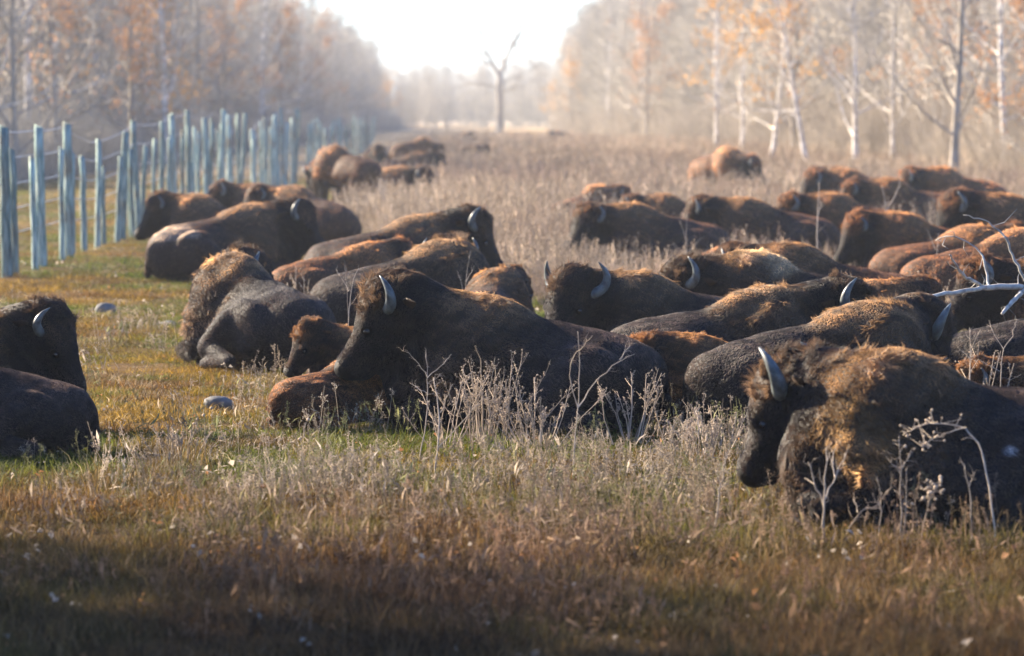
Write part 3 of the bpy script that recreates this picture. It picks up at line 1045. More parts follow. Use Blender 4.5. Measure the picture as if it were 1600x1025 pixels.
def zones(V, H, R, hs, calf, up):
    """weights of coat zones at points"""
    hp = (V - H) @ R / hs
    head = np.clip(1 - (np.linalg.norm((hp - np.array([.12, 0, -.04])) / np.array([.50, .36, .36]), axis=1) - .85) / .35, 0, 1)
    cap = head * np.clip((hp[:, 2] - .02) / .07, 0, 1) * np.clip((.20 - hp[:, 0]) / .12, 0, 1)
    face = head * np.clip((hp[:, 0] - .10) / .14, 0, 1)
    muz = np.clip((hp[:, 0] - .455) / .05, 0, 1) * head
    z = V[:, 2] - up
    cape = np.clip((V[:, 0] + .18 + .25 * (z - .5)) / .22, 0, 1) * (1 - head)
    leg = np.clip((.36 - z) / .14, 0, 1) * np.clip((V[:, 0] - .2) / .2, 0, 1)
    chest = np.clip((V[:, 0] - .62) / .18, 0, 1) * np.clip((.85 - z) / .2, 0, 1) * (1 - head)
    top = np.clip((z - .78) / .25, 0, 1) * cape
    return hp, head, cap, face, muz, cape, leg, chest, top


def coat_colour(V, Zs, calf, sun_warm, r, patches=()):
    hp, head, cap, face, muz, cape, leg, chest, top = Zs
    n = noise3(V, 4.0, 3)[:, :1] * .14 + 1
    def c(*a): return np.array(a, np.float32)
    rear, cp, hump, hd, cp_head, dark = c(.023, .0185, .0185), c(.056, .038, .026), c(.14, .09, .05), c(.0115, .0085, .008), c(.042, .028, .019), c(.010, .008, .0075)
    if calf:
        rear, cp, hump, hd, cp_head, dark = c(.065, .036, .020), c(.080, .044, .023), c(.12, .068, .032), c(.030, .018, .013), c(.075, .040, .020), c(.022, .014, .010)
    rear = rear * (1 - sun_warm) + c(.20, .088, .034) * sun_warm  # orange sunlight painted into the coat colours by this weight
    cp = cp * (1 - sun_warm) + c(.27, .12, .045) * sun_warm
    hump = hump * (1 - sun_warm) + c(.36, .18, .075) * sun_warm
    cp_head = cp_head * (1 - sun_warm * .7) + c(.22, .09, .035) * sun_warm * .7
    col = np.repeat(rear[None], len(V), 0)
    for w, k in ((cape, cp), (top, hump), (chest, (dark + cp) / 2), (leg, dark), (head, hd), (cap, cp_head), (muz, dark * .7)):
        w = w[:, None]
        col = col * (1 - w) + k * w
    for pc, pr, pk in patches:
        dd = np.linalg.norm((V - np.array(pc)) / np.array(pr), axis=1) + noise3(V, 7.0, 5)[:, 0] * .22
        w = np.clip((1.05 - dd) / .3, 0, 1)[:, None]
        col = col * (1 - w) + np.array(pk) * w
    return np.clip(col * n, .004, 1)


def fur_for(V, Q, H, R, hs, calf, up, sun_warm, count, thick, r, pose, name, patches=()):
    tri = np.r_[Q[:, [0, 1, 2]], Q[:, [0, 2, 3]]]
    A, B, C = V[tri[:, 0]], V[tri[:, 1]], V[tri[:, 2]]
    nn = np.cross(B - A, C - A)
    ar = np.linalg.norm(nn, axis=1)
    nn = nn / (ar[:, None] + 1e-9)
    mid = (A + B + C) / 3
    hpm = (mid - H) @ R / hs
    hw = np.clip(1.4 - np.linalg.norm(hpm, axis=1), .0, 1)
    wgt = ar * (1 + 1.3 * hw) * (mid[:, 2] > .03)
    cum = np.cumsum(wgt)
    f = np.searchsorted(cum, r.random(count) * cum[-1])
    u = r.random(count); v = r.random(count)
    sw = u + v > 1
    u[sw] = 1 - u[sw]; v[sw] = 1 - v[sw]
    P = A[f] + (B[f] - A[f]) * u[:, None] + (C[f] - A[f]) * v[:, None]
    nrm = nn[f]
    Zs = zones(P, H, R, hs, calf, up)
    hp, head, cap, face, muz, cape, leg, chest, top = Zs
    eye = np.minimum(np.linalg.norm(hp - np.array([.19, .15, .035]), axis=1), np.linalg.norm(hp - np.array([.19, -.15, .035]), axis=1))
    L = .030 + .042 * cape + .030 * top
    L = L * (1 - head) + head * (.045 - .028 * face)
    L = L * (1 - cap) + cap * .105
    L = L * (1 - chest) + chest * .11
    L = L * (1 - leg) + leg * .10
    under = head * np.clip((-.16 - hp[:, 2]) / .08, 0, 1) * np.clip((.36 - hp[:, 0]) / .1, 0, 1)
    L = L * (1 - under) + under * .19
    if calf: L = L * .75
    L = L * (.6 + .8 * r.random(count))
    keep = (muz < .6) & (eye > .04)
    # lie of the coat
    flow = np.repeat(np.array([[-1.0, 0, -.55]]), count, 0)
    flow[chest > .4] = (-.2, 0, -1)
    flow = flow * (1 - leg[:, None]) + leg[:, None] * np.array([[-.2, 0, -1.0]])
    hf = (np.array([[-.75, 0, .2]]) @ R.T)
    flow = flow * (1 - head[:, None]) + head[:, None] * hf
    flow = flow * (1 - under[:, None]) + under[:, None] * np.array([[0, 0, -1.3]])
    flow = flow - nrm * (flow * nrm).sum(1, keepdims=True)
    flow /= np.linalg.norm(flow, axis=1, keepdims=True) + 1e-6
    lift = (.55 + .25 * cape + .35 * cap * 1.0 + .1 * head)[:, None]
    lift = lift * (1 - .5 * under[:, None])
    cl1 = noise3(P, 22.0, 1); cl2 = noise3(P, 55.0, 2)
    curl = (.25 + .45 * cape + .6 * cap + .25 * head)[:, None]
    d0 = flow + nrm * lift + cl1 * .55 * curl + cl2 * .5 * curl + r.normal(0, .16, (count, 3))
    d0 /= np.linalg.norm(d0, axis=1, keepdims=True)
    d1 = d0 + flow * .55 + cl2 * curl * .8 + r.normal(0, .2, (count, 3)) * (.5 + curl) + np.array([[0, 0, -.25]])
    d1 /= np.linalg.norm(d1, axis=1, keepdims=True)
    d2 = d1 + cl1 * curl * .9 + r.normal(0, .25, (count, 3)) * (.4 + curl) + np.array([[0, 0, -.3]])
    d2 /= np.linalg.norm(d2, axis=1, keepdims=True)
    l3 = (L / 3)[:, None]
    P0 = P - nrm * .006
    P1 = P0 + d0 * l3; P2 = P1 + d1 * l3; P3 = P2 + d2 * l3
    pts = np.stack([P0, P1, P2, P3], 1)[keep]
    col = coat_colour(P, Zs, calf, sun_warm, r, patches)[keep] * (.55 + .8 * r.random((keep.sum(), 1))) * np.clip(1 + .55 * (cl1[keep][:, :1] + .6 * cl2[keep][:, 1:2]), .35, 2.2)
    n = len(pts)
    hc = bpy.data.hair_curves.new(name)
    hc.add_curves([4] * n)
    hc.attributes['position'].data.foreach_set('vector', pts.reshape(-1).astype(np.float32))
    ra = hc.attributes.new('radius', 'FLOAT', 'POINT') if 'radius' not in hc.attributes else hc.attributes['radius']
    rr = np.tile(np.array([1.0, .9, .65, .2], np.float32) * thick, n)
    ra.data.foreach_set('value', rr)
    ca = hc.attributes.new('coat', 'FLOAT_COLOR', 'CURVE')
    ca.data.foreach_set('color', np.c_[col, np.ones(n)].astype(np.float32).ravel())
    hc.materials.append(FUR)
    return hc


def horn_mesh(size):
    T = Tubes()
    ctrl = np.array([(0, .13, .04), (-.03, .21, .05), (-.075, .29, .10), (-.085, .325, .19), (-.055, .315, .28), (-.005, .275, .355)])
    rr = np.array([.054, .052, .046, .036, .023, .004])
    t = np.linspace(0, 5, 16)
    # smooth the control points
    cc = np.stack([np.interp(t, np.arange(6), ctrl[:, k]) for k in range(3)], 1)
    for _ in range(3):
        cc[1:-1] = (cc[:-2] + cc[2:]) / 4 + cc[1:-1] / 2
    base = cc[0].copy()
    cq, sq = math.cos(rad(38)), math.sin(rad(38))
    rel = cc - base
    cc = base + np.stack([rel[:, 0] * cq - rel[:, 2] * sq, rel[:, 1], rel[:, 0] * sq + rel[:, 2] * cq], 1)
    cc = base + (cc - base) * np.array([size, size, size])
    T.add(cc, np.interp(t, np.arange(6), rr) * (0.35 + .65 * size), 10)
    return T.mesh('horn', HORN)


def ear_mesh():
    V, Q = [], []
    n = 7
    for k in range(n):
        f = k / (n - 1)
        w = .048 * math.sin(math.pi * (.12 + .86 * f)) ** .8 + .004
        c = np.array([-.10 - .10 * f, .165 + .16 * f, -.06 - .02 * f + .03 * math.sin(f * 3)])
        for j in range(6):
            a = j / 6 * 6.283
            V.append(c + np.array([.35 * w * math.cos(a), -.2 * w * math.cos(a), w * math.sin(a)]))
    for k in range(n - 1):
        for j in range(6):
            Q.append([k * 6 + j, k * 6 + (j + 1) % 6, (k + 1) * 6 + (j + 1) % 6, (k + 1) * 6 + j])
    Q = np.array(Q)
    V = np.array(V)
    return V, Q


EARV, EARQ = ear_mesh()
HORNS = {}
_ev = []
for i in range(9):
    for j in range(12):
        th = math.pi * i / 8; ph = 2 * math.pi * j / 12
        _ev.append((math.sin(th) * math.cos(ph), math.sin(th) * math.sin(ph), math.cos(th)))
EYE_ME = make_mesh('eye', np.array(_ev) * .027, np.array([[i * 12 + j, i * 12 + (j + 1) % 12, (i + 1) * 12 + (j + 1) % 12, (i + 1) * 12 + j] for i in range(8) for j in range(12)]), EYE)
FLIP = Matrix.Diagonal((1, -1, 1, 1))
HERD = 'bison herd resting in the meadow'
NB = [0]


def bison(hx, hy, D, heading, face, pitch=45, rise=18, label='', kind='cow', pose='lie', neck=None, sun_warm=0.0, side=1, horn=None, patches=(), long=1.0):
    """hump top at picture point (hx, hy), body centre D metres out; heading and face are compass-like angles (0 right, 90 away)"""
    NB[0] += 1
    r = np.random.default_rng(1000 + NB[0])
    calf = kind == 'calf'
    if not calf: sun_warm = max(sun_warm, .4 * min(1, max(0, (D - 45) / 40)))  # farther adults carry more painted sunlight in the coat
    elif D > 45: sun_warm = max(sun_warm, .3)
    hump = HUMP_STAND if pose == 'stand' else HUMP_LIE
    if calf: hump -= .10
    h = rad(heading)
    s = 1.0
    for _ in range(4):
        Dh = D + .28 * s * math.sin(h)
        pt = at_depth(hx, hy, Dh)
        s = pt.z / hump
    cx = pt.x - .28 * s * math.cos(h)
    yaw = (face - heading + 180) % 360 - 180
    nk = yaw * .55 if neck is None else (neck - heading + 180) % 360 - 180
    if D < 45: vox, cnt, thick = .024, (95000 if D < 34 else 60000), .0024
    elif D < 70: vox, cnt, thick = .032, 26000, .0032
    elif D < 110: vox, cnt, thick = .04, 11000, .0048
    else: vox, cnt, thick = .05, 4000, .008
    V, Q, H, R, hs, nd = bison_shape(pose, rad(yaw), rad(nk), rad(pitch), rad(rise), calf, side, vox, r, kind)
    up = .52 if pose == 'stand' else 0.0
    Zs = zones(V, H, R, hs, calf, up)
    col = coat_colour(V, Zs, calf, sun_warm, r, patches)
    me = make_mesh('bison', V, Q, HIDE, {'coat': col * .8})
    o = link('bison', me, None, label, 'bison calf' if calf else 'bison', HERD, loc=(cx, D, -.01))
    o.rotation_euler = (0, 0, h)
    o.scale = (s * long, s, s)
    fur = fur_for(V, Q, H, R, hs, calf, up, sun_warm, int(cnt * (.8 if calf else 1)), thick / max(s, .5) ** .5, r, pose, 'fur', patches)
    link('fur', fur, o)
    M = Matrix.Translation(Vector(H)) @ Matrix(R.tolist()).to_4x4() @ Matrix.Scale(hs, 4)
    hsz = horn if horn is not None else (0.0 if calf else (.80 if kind == 'bull' else .66))
    if hsz > 0: hsz = round(hsz * r.uniform(.88, 1.12) / .04) * .04
    if D < 130:
        for flip in (False, True):
            F = M @ FLIP if flip else M
            if hsz > 0:
                if hsz not in HORNS: HORNS[hsz] = horn_mesh(hsz)
                x = link('horn', HORNS[hsz], o); x.matrix_local = F
            x = link('eye', EYE_ME, o); x.matrix_local = F @ Matrix.Translation((.19, .148, .035))
            if flip not in EARS.setdefault(calf, {}):
                EARS[calf][flip] = make_mesh('ear', EARV, EARQ, HIDE, {'coat': np.tile(np.array([[.05, .03, .02]]) * (2 if calf else 1), (len(EARV), 1))})
            x = link('ear', EARS[calf][flip], o); x.matrix_local = F
    return o, s


EARS = {}
B = [
    # hx, hy, D, heading, face, pitch, rise, label, extras
    (1402, 550, 23.3, 176, 150, 56, 2, 'large bull lying nearest at right, tan patch on its neck and one upright horn', dict(kind='bull', side=-1, neck=128, patches=[((.52, .36, .62), (.26, .3, .26), (.14, .095, .05)), ((-.42, .42, .52), (.07, .15, .045), (.22, .23, .25)), ((-.60, .40, .48), (.06, .15, .035), (.21, .22, .24))])),  # first patch is sunlight painted on the neck; the others are pale marks
    (752, 458, 30.5, 170, 174, 46, 22, 'big brown bison lying in profile at centre, curved horn against its woolly head', dict(kind='bull', side=1)),
    (-52, 490, 30.6, 10, -6, 58, 16, 'dark bison at left edge, head turned towards the open grass', dict(kind='bull', neck=-2)),
    (-76, 543, 28.3, 176, 190, 45, 10, 'dark rump and folded hind leg of a bison cut off by left edge', dict(kind='cow')),
    (372, 395, 38.5, 122, 30, 45, 10, 'bison with tan hump edge, back to the road, dark head beyond its hump', dict(neck=62)),
    (552, 560, 30.9, 40, 40, 50, 0, 'russet calf curled up under the chin of the big central bison', dict(kind='calf', sun_warm=.25)),
    (562, 520, 33.4, 182, 205, 55, 20, 'dark calf face with small ears behind the curled russet calf', dict(kind='calf')),
    (690, 376, 42.3, 20, 95, 30, 10, 'grey brown bison with raised hump, two horns showing behind it', dict(neck=125)),
    (560, 386, 48.0, 30, 50, 45, 10, 'small golden backed calf in front of the dark headed bison', dict(kind='calf', sun_warm=.4)),
    (650, 336, 52.0, 10, 2, 52, 16, 'bison facing right with large black head and thin upright horn', dict(kind='bull')),
    (775, 430, 40.5, 78, 60, 45, 5, 'round brown back of a young bison in the weeds behind the central bison', dict(kind='calf')),
    (385, 320, 58.0, 24, 4, 45, 12, 'bison with pale patched navy rump beside the fence grass, head to the right', dict(kind='bull', side=-1, patches=[((-.85, -.1, .70), (.35, .5, .14), (.24, .19, .15))])),
    (313, 305, 66.0, 150, 190, 45, 8, 'bison whose dark head touches the fence posts, behind the patched rump', dict()),
    (402, 290, 77.0, 172, 190, 40, 14, 'dark bison lying farthest along the fence, under the leaning posts', dict()),
    (460, 292, 73.0, 140, 200, 45, 6, 'bison with small tan hump just before the standing brown one', dict()),
    (522, 228, 98.0, 136, 122, 60, -40, 'tall standing brown bison seen from behind at the fence end', dict(pose='stand', sun_warm=.35)),
    (588, 228, 150.0, 275, 285, 50, 10, 'small dark bison facing the road behind the tall standing one', dict(sun_warm=.2)),
    (615, 260, 100.0, 5, -30, 50, 5, 'bison with orange back lying right of the tall standing one', dict(sun_warm=.4)),
    (648, 240, 132.0, 8, 20, 50, 10, 'dark bison lying behind the orange backed one near the fence', dict()),
    (660, 215, 166.0, 10, -25, 60, -15, 'orange bison with black head standing far down the clearing', dict(pose='stand', sun_warm=.6)),
    (736, 226, 186.0, 5, -40, 50, 5, 'small brown bison alone in straw coloured grass', dict(sun_warm=.2)),
    (726, 206, 330.0, 0, 10, 45, 5, 'tiny dark bison at the mist, left of the lone dead tree', dict()),
    (872, 204, 340.0, 180, 200, 45, 5, 'tiny greyish bison at the mist, right of the lone dead tree', dict()),
    (930, 290, 80.0, 55, 10, 50, 5, 'orange humped bison alone in tall weeds behind the horned one', dict(sun_warm=.55)),
    (992, 316, 60.5, 190, 222, 42, 2, 'bison in tall weeds with lowered face and thin curled horn to the left', dict(kind='cow')),
    (1040, 304, 73.0, 178, 165, 45, 6, 'dark back in the weeds with one pale horn, behind the lowered face', dict()),
    (1168, 308, 64.0, 178, 165, 45, 6, 'dark brown bison sloping down into pale stalks in mid field', dict()),
    (1138, 229, 107.0, 308, 345, 55, -12, 'orange lit bison standing alone in the brown field, black head lowered', dict(pose='stand', sun_warm=.8)),
    (1000, 424, 36.4, 190, 236, 42, 10, 'bison with both horns raised, face turned towards the road', dict(kind='bull')),
    (1190, 446, 32.7, 6, 0, 48, 10, 'long dark bison lying behind the central one, head and horn to the right', dict(kind='bull')),
    (1182, 392, 39.5, 182, 192, 40, -8, 'bison with pale cream hump and black woolly head held low', dict(kind='bull', patches=[((.15, 0, 1.0), (.38, .4, .32), (.36, .27, .17))])),
    (1128, 386, 58.0, 0, 20, 45, 5, 'bit of orange calf back above the black woolly head', dict(kind='calf', sun_warm=.8)),
    (1245, 383, 43.0, 172, 150, 45, 5, 'brown bison sloping right, behind the pale cream hump', dict(sun_warm=.15)),
    (1350, 447, 37.0, 10, 30, 45, 5, 'tan topped young bison tucked behind the long sloping back', dict(kind='calf', sun_warm=.3)),
    (1348, 476, 30.0, 8, 30, 58, 2, 'bison with grey rump and tan hump, heavy curved horn pointing right', dict(kind='bull', neck=66)),
    (1100, 530, 31.35, 180, 198, 55, 2, 'young bison with short horns and golden fringe, muzzle in the weeds', dict(kind='calf', horn=.45, sun_warm=.15)),
    (1710, 462, 32.2, 0, 5, 45, 10, 'dark grey back running off the right edge behind the large bull', dict()),
    (1640, 576, 27.0, 181, 196, 40, 8, 'small dark head with short horn behind the back of the large bull', dict(kind='calf', horn=.5)),
    (1512, 352, 52.5, 4, 20, 45, 5, 'orange rimmed small bison above the fallen branch', dict(sun_warm=.5)),
    (1590, 357, 47.0, 12, 20, 45, 8, 'orange backed bison rising to the right edge above the fallen branch', dict(sun_warm=.55)),
    (1645, 405, 38.5, 179, 188, 45, 8, 'black headed bison with pale horn just behind the fallen branch', dict(sun_warm=.3)),
    (1575, 305, 62.0, 177, 190, 50, 10, 'bison with rusty black head and white horn facing left at right edge', dict(kind='bull', sun_warm=.35)),
    (1476, 263, 92.0, 200, 172, 45, 4, 'pale orange bison resting highest among the right hand group', dict(sun_warm=.8)),
    (1412, 333, 57.0, 188, 202, 50, 4, 'orange and black bison deep in pale stalks, above the sloping backs', dict(sun_warm=.55)),
    (1392, 281, 80.0, 175, 185, 45, 4, 'tan humped bison in the middle of the right hand group', dict(sun_warm=.45)),
    (1325, 265, 92.0, 178, 200, 45, 2, 'brown bison with round orange head at left of the right hand group', dict(sun_warm=.45)),
    (1302, 303, 68.0, 180, 195, 45, 4, 'bison with dark orange head lying in front of the round headed one', dict(sun_warm=.4)),
    (1308, 260, 112.0, 180, 200, 45, 5, 'farthest small dark head above the right hand group', dict()),
]
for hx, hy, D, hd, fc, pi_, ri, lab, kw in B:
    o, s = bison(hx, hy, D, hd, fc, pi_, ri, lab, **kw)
    print('bison %-60s scale %.2f' % (lab[:60], s))
print('bison', time.time() - T0)


# ------------------------------------------------------------------ plants one can point at
def twig_plant(name, label, D, lines, r0=.009, mat=None, seeds=0, jit=.06, seed=1, seedr=.012, cat='dry plant', group=None):
    """stems whose run is given by picture points at distance D; each stem leaves that distance by its own depth"""
    r = np.random.default_rng(seed)
    base = at_depth(lines[0][0][0], lines[0][0][1], D); base.z = 0
    T = Tubes(); sd = Tubes()
    ends = {}
    for ln in lines:
        pts = []
        off = ends.get(ln[0], 0.0)
        slope = r.normal(0, jit)
        for k, (x, y) in enumerate(ln):
            o = off + slope * k
            p = at_depth(x, y, D + o)
            pts.append(np.array(p - base))
            ends[(x, y)] = o
        pts = np.array(pts)
        if ln is lines[0]: pts[0, 2] = min(pts[0, 2], -.03)
        t = np.linspace(0, len(pts) - 1, len(pts) * 3)
        pp = np.stack([np.interp(t, np.arange(len(pts)), pts[:, c]) for c in range(3)], 1)
        for _ in range(2): pp[1:-1] = (pp[:-2] + pp[2:]) / 4 + pp[1:-1] / 2
        pp[1:-1] += r.normal(0, .004, (len(pp) - 2, 3))
        rr = r0 if ln is lines[0] else r0 * .65
        rr *= .72
        T.add(pp, np.linspace(rr, rr * .4, len(pp)) * (1 + r.normal(0, .12, len(pp))), 6, r.uniform(.7, 1.1))
        for q in range(5):
            f = r.uniform(.3, 1) * (len(pp) - 1)
            c = np.array([np.interp(f, np.arange(len(pp)), pp[:, k]) for k in range(3)])
            dd = unit(pp[-1] - pp[0] + r.normal(0, .5, 3) * np.linalg.norm(pp[-1] - pp[0]))
            L_ = r.uniform(.02, .09) * (r0 / .008)
            T.add([c, c + dd * L_ * .6, c + unit(dd + r.normal(0, .4, 3)) * L_], [rr * .35, rr * .28, rr * .12], 4, r.uniform(.7, 1.1))
        for q in range(seeds):
            f = r.uniform(.55, 1) * (len(pp) - 1)
            c = np.array([np.interp(f, np.arange(len(pp)), pp[:, k]) for k in range(3)])
            e1 = c + r.normal(0, .035, 3) + np.array([0, 0, .02])
            T.add([c, e1], [r0 * .25, r0 * .2], 3, 1)
            sd.blob(e1, seedr * r.uniform(.6, 1.3), r.uniform(.8, 1.3))
    o = link(name, None, None, label, cat, group, loc=base)
    link('stem', T.mesh(name, mat or PALESTEM), o)
    if sd.n: 
        x = link('seed_heads', sd.mesh(name + '_seeds', DRYSTEM), o); x['kind'] = 'stuff'
    return o


def bush(name, label, px, D, width, top, n, seed, mat=None, cat='shrub'):
    """many fine upright stems tipped with seed heads, spread over its own round patch of ground"""
    r = np.random.default_rng(seed)
    T = Tubes(); sd = Tubes()
    base = at_depth(px, top, D)
    h = base.z
    for k in range(n):
        b = np.array([r.normal(0, width * .16), r.normal(0, width * .16), -.02])
        d = unit([b[0] * 1.6 / width + r.normal(0, .18), b[1] * 1.6 / width + r.normal(0, .18), 1])
        L = h * r.uniform(.5, 1.0)
        p1 = b + d * L * .5 + r.normal(0, .015, 3); p2 = p1 + unit(d + r.normal(0, .12, 3)) * L * .5
        sh = r.uniform(.6, 1.25)
        T.add([b, p1, p2], [.0042, .0034, .002], 4, sh)
        for q in range(7):
            f = r.uniform(.45, 1.0)
            p0 = b + (p1 - b) * f * 2 if f < .5 else p1 + (p2 - p1) * (f - .5) * 2
            bd = unit(d + r.normal(0, .42, 3)); l2 = L * r.uniform(.07, .2)
            T.add([p0, p0 + bd * l2], [.0022, .0016], 3, sh)
            for z in range(4):
                sd.blob(p0 + bd * l2 * r.uniform(.4, 1.05) + r.normal(0, .007, 3), .0056 * r.uniform(.6, 1.4), sh * 1.2)
    o = link(name, None, None, label, cat, loc=(base.x, D, 0))
    link('stems', T.mesh(name, mat or DRYSTEM), o)['kind'] = 'stuff'
    link('seed_heads', sd.mesh(name + '_seeds', TANSTEM), o)['kind'] = 'stuff'


bush('seedhead_shrub', 'bushy grey shrub full of seed heads before the central bison', 760, 29.0, .66, 550, 34, 1, TANSTEM)
bush('seedhead_shrub', 'lower dry shrub between the tall grey shrub and the forked sapling', 838, 28.9, .5, 585, 26, 2)
bush('seedhead_shrub', 'two stemmed dry shrub at the muzzle of the young horned bison', 985, 29.3, .34, 556, 14, 3)
bush('seedhead_shrub', 'pale leafy shrub hiding the grey rump behind it', 1095, 27.6, .75, 628, 34, 4, PALESTEM)
bush('seedhead_shrub', 'dry shrub beside the bare twigs right of the central chest', 700, 28.8, .3, 565, 10, 5)
bush('seedhead_shrub', 'fine twiggy shrub against the dark grey back at right', 1520, 26.6, .5, 530, 16, 6)
bush('seedhead_shrub', 'tuft of brown stems below the dark headed bison near the fence herd', 468, 43, .35, 415, 14, 7)
bush('seedhead_shrub', 'pale weed clump before the orange backed bison in the middle distance', 590, 84, 1.3, 275, 60, 8, PALESTEM)
bush('seedhead_shrub', 'low grey weed clump in the short grass at left', 285, 27.5, .4, 650, 16, 9)

twig_plant('forked_sapling', 'tall forked bare sapling standing before the rump of the central bison', 25.8,
           [[(893, 763), (897, 700), (903, 637)], [(903, 637), (888, 590), (893, 560), (908, 543), (926, 524)], [(903, 637), (935, 590), (968, 562), (992, 553)], [(903, 637), (906, 580), (903, 518)], [(968, 562), (985, 540)]], .009, seed=1)
twig_plant('bare_twig', 'thin bare twig with drooping side shoots before the chest of the central bison', 28.0,
           [[(655, 714), (668, 640), (668, 590), (666, 546)], [(668, 590), (650, 560), (628, 548)], [(668, 590), (695, 565), (706, 553)], [(668, 615), (640, 598)], [(668, 600), (690, 585)]], .0065, seed=2)
twig_plant('bare_twig', 'pair of pale crossed twigs right of the drooping twig', 26.2,
           [[(680, 750), (688, 650), (677, 590)], [(688, 645), (707, 600)], [(684, 700), (735, 645), (757, 618)]], .009, seed=3)
twig_plant('forked_stalk', 'thick pale forked stalk before the neck of the large bull', 22.3,
           [[(1288, 852), (1287, 780), (1293, 715)], [(1289, 780), (1305, 745), (1322, 708)], [(1305, 745), (1300, 718)], [(1287, 790), (1272, 755), (1263, 722)]], .012, seed=4)
twig_plant('straight_stalk', 'two straight bluish stalks against the flank of the large bull', 22.2,
           [[(1409, 853), (1407, 740), (1405, 680)], [(1409, 853), (1417, 790), (1416, 735)], [(1407, 740), (1390, 720)], [(1407, 735), (1424, 705)]], .0085, seed=5, seeds=1)
twig_plant('arched_stem', 'long arched stem drooping over the flank of the large bull, seed cluster at its tip', 22.2,
           [[(1556, 853), (1543, 745), (1530, 692), (1510, 668), (1470, 660), (1432, 666), (1411, 680)], [(1510, 668), (1480, 676), (1450, 690), (1440, 700)]], .008, seed=6, seeds=16, seedr=.008)
twig_plant('forked_twig', 'small forked blue grey twig near the belly of the large bull', 22.3, [[(1519, 852), (1515, 760), (1507, 728)], [(1515, 760), (1523, 738)]], .007, seed=7)
twig_plant('withered_weed', 'short withered weed with a brown curled head before the large bull', 22.2, [[(1438, 850), (1450, 785), (1455, 752)], [(1450, 785), (1462, 765)]], .006, DRYSTEM, seeds=14, seed=8, seedr=.012)
twig_plant('leaning_stalk', 'straw coloured stalk leaning right, left of the large bull', 22.6, [[(1113, 845), (1126, 760), (1134, 705)], [(1126, 760), (1120, 735)]], .008, seed=9)
twig_plant('branching_twig', 'low branching twigs before the belly of the large bull', 22.3, [[(1372, 850), (1378, 780), (1370, 745)], [(1378, 780), (1392, 760), (1396, 740)], [(1378, 800), (1363, 770)]], .006, seed=10)
twig_plant('bent_twig', 'reddish bent twig rising at the feet of the large bull', 22.4, [[(1312, 848), (1340, 800), (1372, 788)], [(1340, 800), (1334, 780)]], .008, DRYSTEM, seed=11)
twig_plant('bare_sprig', 'branching bare sprig against the dark grey back at right', 26.5, [[(1517, 700), (1516, 580), (1515, 512)], [(1516, 560), (1500, 545)], [(1516, 545), (1532, 515)]], .006, seed=12)
twig_plant('bare_sprig', 'wider bare sprig at right end of the dark grey back', 26.4, [[(1566, 700), (1562, 590), (1568, 545)], [(1568, 545), (1550, 515), (1545, 500)], [(1568, 545), (1585, 515), (1588, 498)], [(1562, 580), (1530, 562)]], .0055, seed=13)
twig_plant('bare_sprig', 'white sprigs in front of the grey brown back with raised hump', 36.5, [[(543, 588), (545, 450), (560, 420)], [(545, 480), (558, 462), (580, 440)], [(545, 500), (541, 440), (539, 412)], [(545, 455), (525, 420)]], .006, seed=14)
twig_plant('bare_sprig', 'white upright sprig before the bison with the thin curled horn', 54, [[(1073, 458), (1072, 370), (1073, 335)], [(1072, 375), (1062, 345)], [(1072, 400), (1050, 378)], [(1072, 398), (1095, 372)]], .009, seed=15)
twig_plant('pale_stalk', 'pale thick stalk standing before the right hand group', 56, [[(1276, 450), (1277, 340), (1280, 285)], [(1277, 340), (1284, 315)]], .016, seed=16)
twig_plant('pale_stalk', 'forked pale stalk before the tan humped bison', 58, [[(1386, 440), (1385, 330), (1378, 290)], [(1385, 330), (1402, 300), (1406, 285)]], .015, seed=17)
twig_plant('pale_stalk', 'thin pale stalk right of the orange and black bison', 49, [[(1461, 490), (1462, 420), (1466, 365)], [(1462, 390), (1450, 360)]], .010, seed=18)
twig_plant('pale_stalk', 'forked stem between the large black head and the round brown back', 39, [[(722, 560), (728, 440), (735, 392)], [(728, 440), (740, 420)], [(725, 460), (716, 425)]], .008, seed=19)
twig_plant('bare_twig', 'grey forked twig in the grass left of centre', 27.2, [[(318, 735), (322, 690), (318, 640)], [(322, 690), (332, 660), (330, 640)]], .006, DRYSTEM, seed=20, seeds=2)
twig_plant('bare_twig', 'thin dark twig in the grass below the russet calf', 25.5, [[(480, 770), (470, 700), (476, 660)], [(470, 710), (460, 680)]], .005, DRYSTEM, seed=21, seeds=2)

# fallen birch branch on the right
fb = link('fallen_branch', None, None, 'fallen white barked branch lying above the backs at right', 'branch')
T = Tubes()


def im(pts):
    return np.array([list(at_depth(x, y, d)) for x, y, d in pts])


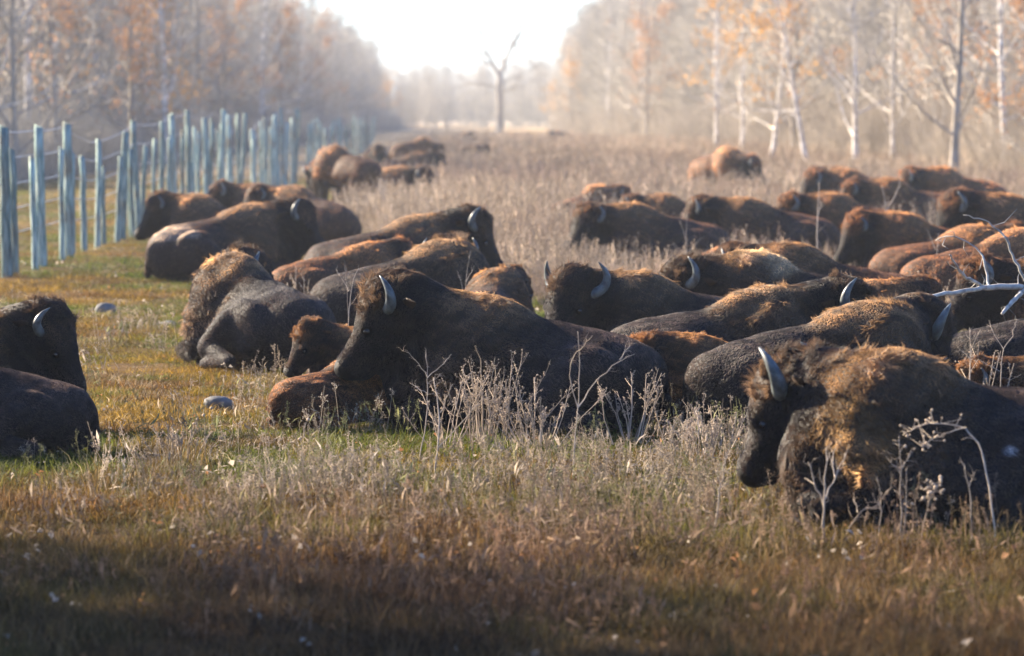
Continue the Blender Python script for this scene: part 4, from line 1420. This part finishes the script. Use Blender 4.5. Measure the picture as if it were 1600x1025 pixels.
def branch(pts, radii, sides):
    p = im(pts); n = len(p); t = np.linspace(0, n - 1, n * 4)
    q = np.stack([np.interp(t, np.arange(n), p[:, c]) for c in range(3)], 1)
    for _ in range(4): q[1:-1] = (q[:-2] + q[2:]) / 4 + q[1:-1] / 2
    q[1:-1] += rng.normal(0, .006, (len(q) - 2, 3))
    rr = np.interp(t, np.arange(n), radii) * (1 + rng.normal(0, .07, len(t)))
    T.add(q, rr, sides)
    for _ in range(n):
        k = rng.integers(2, len(q))
        d = unit(rng.normal(0, 1, 3) + np.array([0, 0, .4]))
        L = rng.uniform(.06, .3)
        T.add([q[k], q[k] + d * L * .5, q[k] + unit(d + rng.normal(0, .4, 3)) * L], [.004, .003, .0015], 4)


branch([(1400, 474, 33.2), (1450, 463, 33.5), (1500, 455, 34), (1560, 447, 34.6), (1620, 449, 35.2), (1700, 500, 36)], [.010, .016, .021, .027, .034, .05], 7)
branch([(1606, 449, 35), (1588, 465, 34.4), (1566, 490, 34)], [.024, .022, .018], 6)
branch([(1540, 449, 34.4), (1508, 435, 34.2), (1492, 412, 34.0), (1484, 398, 33.8)], [.02, .016, .011, .007], 5)
branch([(1610, 449, 35), (1585, 410, 35), (1572, 370, 35), (1545, 345, 35), (1505, 336, 35)], [.016, .013, .010, .007, .005], 5)
branch([(1545, 447, 34.5), (1540, 410, 34.6), (1520, 378, 34.7), (1480, 366, 34.8), (1462, 376, 34.9)], [.012, .010, .008, .006, .004], 5)
branch([(1700, 500, 36), (1760, 590, 36.6)], [.05, .055], 7)
link('bark', T.mesh('fallen_branch', LOG), fb)


def rock(px, py, w, h, label, seed):
    r = np.random.default_rng(seed)
    p = on_ground(px, py)
    V, Q = [], []
    for i in range(7):
        for j in range(10):
            th = math.pi * i / 6; ph = 2 * math.pi * j / 10
            V.append((math.sin(th) * math.cos(ph) * w / 2, math.sin(th) * math.sin(ph) * w * .35, math.cos(th) * h))
    V = np.array(V); V += noise3(V, 7, seed) * w * .09; V[:, 2] = V[:, 2] * .8 - .015
    Q = [[i * 10 + j, i * 10 + (j + 1) % 10, (i + 1) * 10 + (j + 1) % 10, (i + 1) * 10 + j] for i in range(6) for j in range(10)]
    link('rock', make_mesh('rock', V, np.array(Q)[:, ::-1], ROCK, smooth=False), None, label, 'rock', loc=(p.x, p.y, .02))


rock(164, 486, .28, .10, 'flat pale stone in the short grass above the left bison', 1)
rock(260, 507, .30, .08, 'second pale stone, right of and below the first', 2)
rock(346, 634, .26, .10, 'grey stone lying in front of the tan edged bison', 3)
print('script', time.time() - T0)
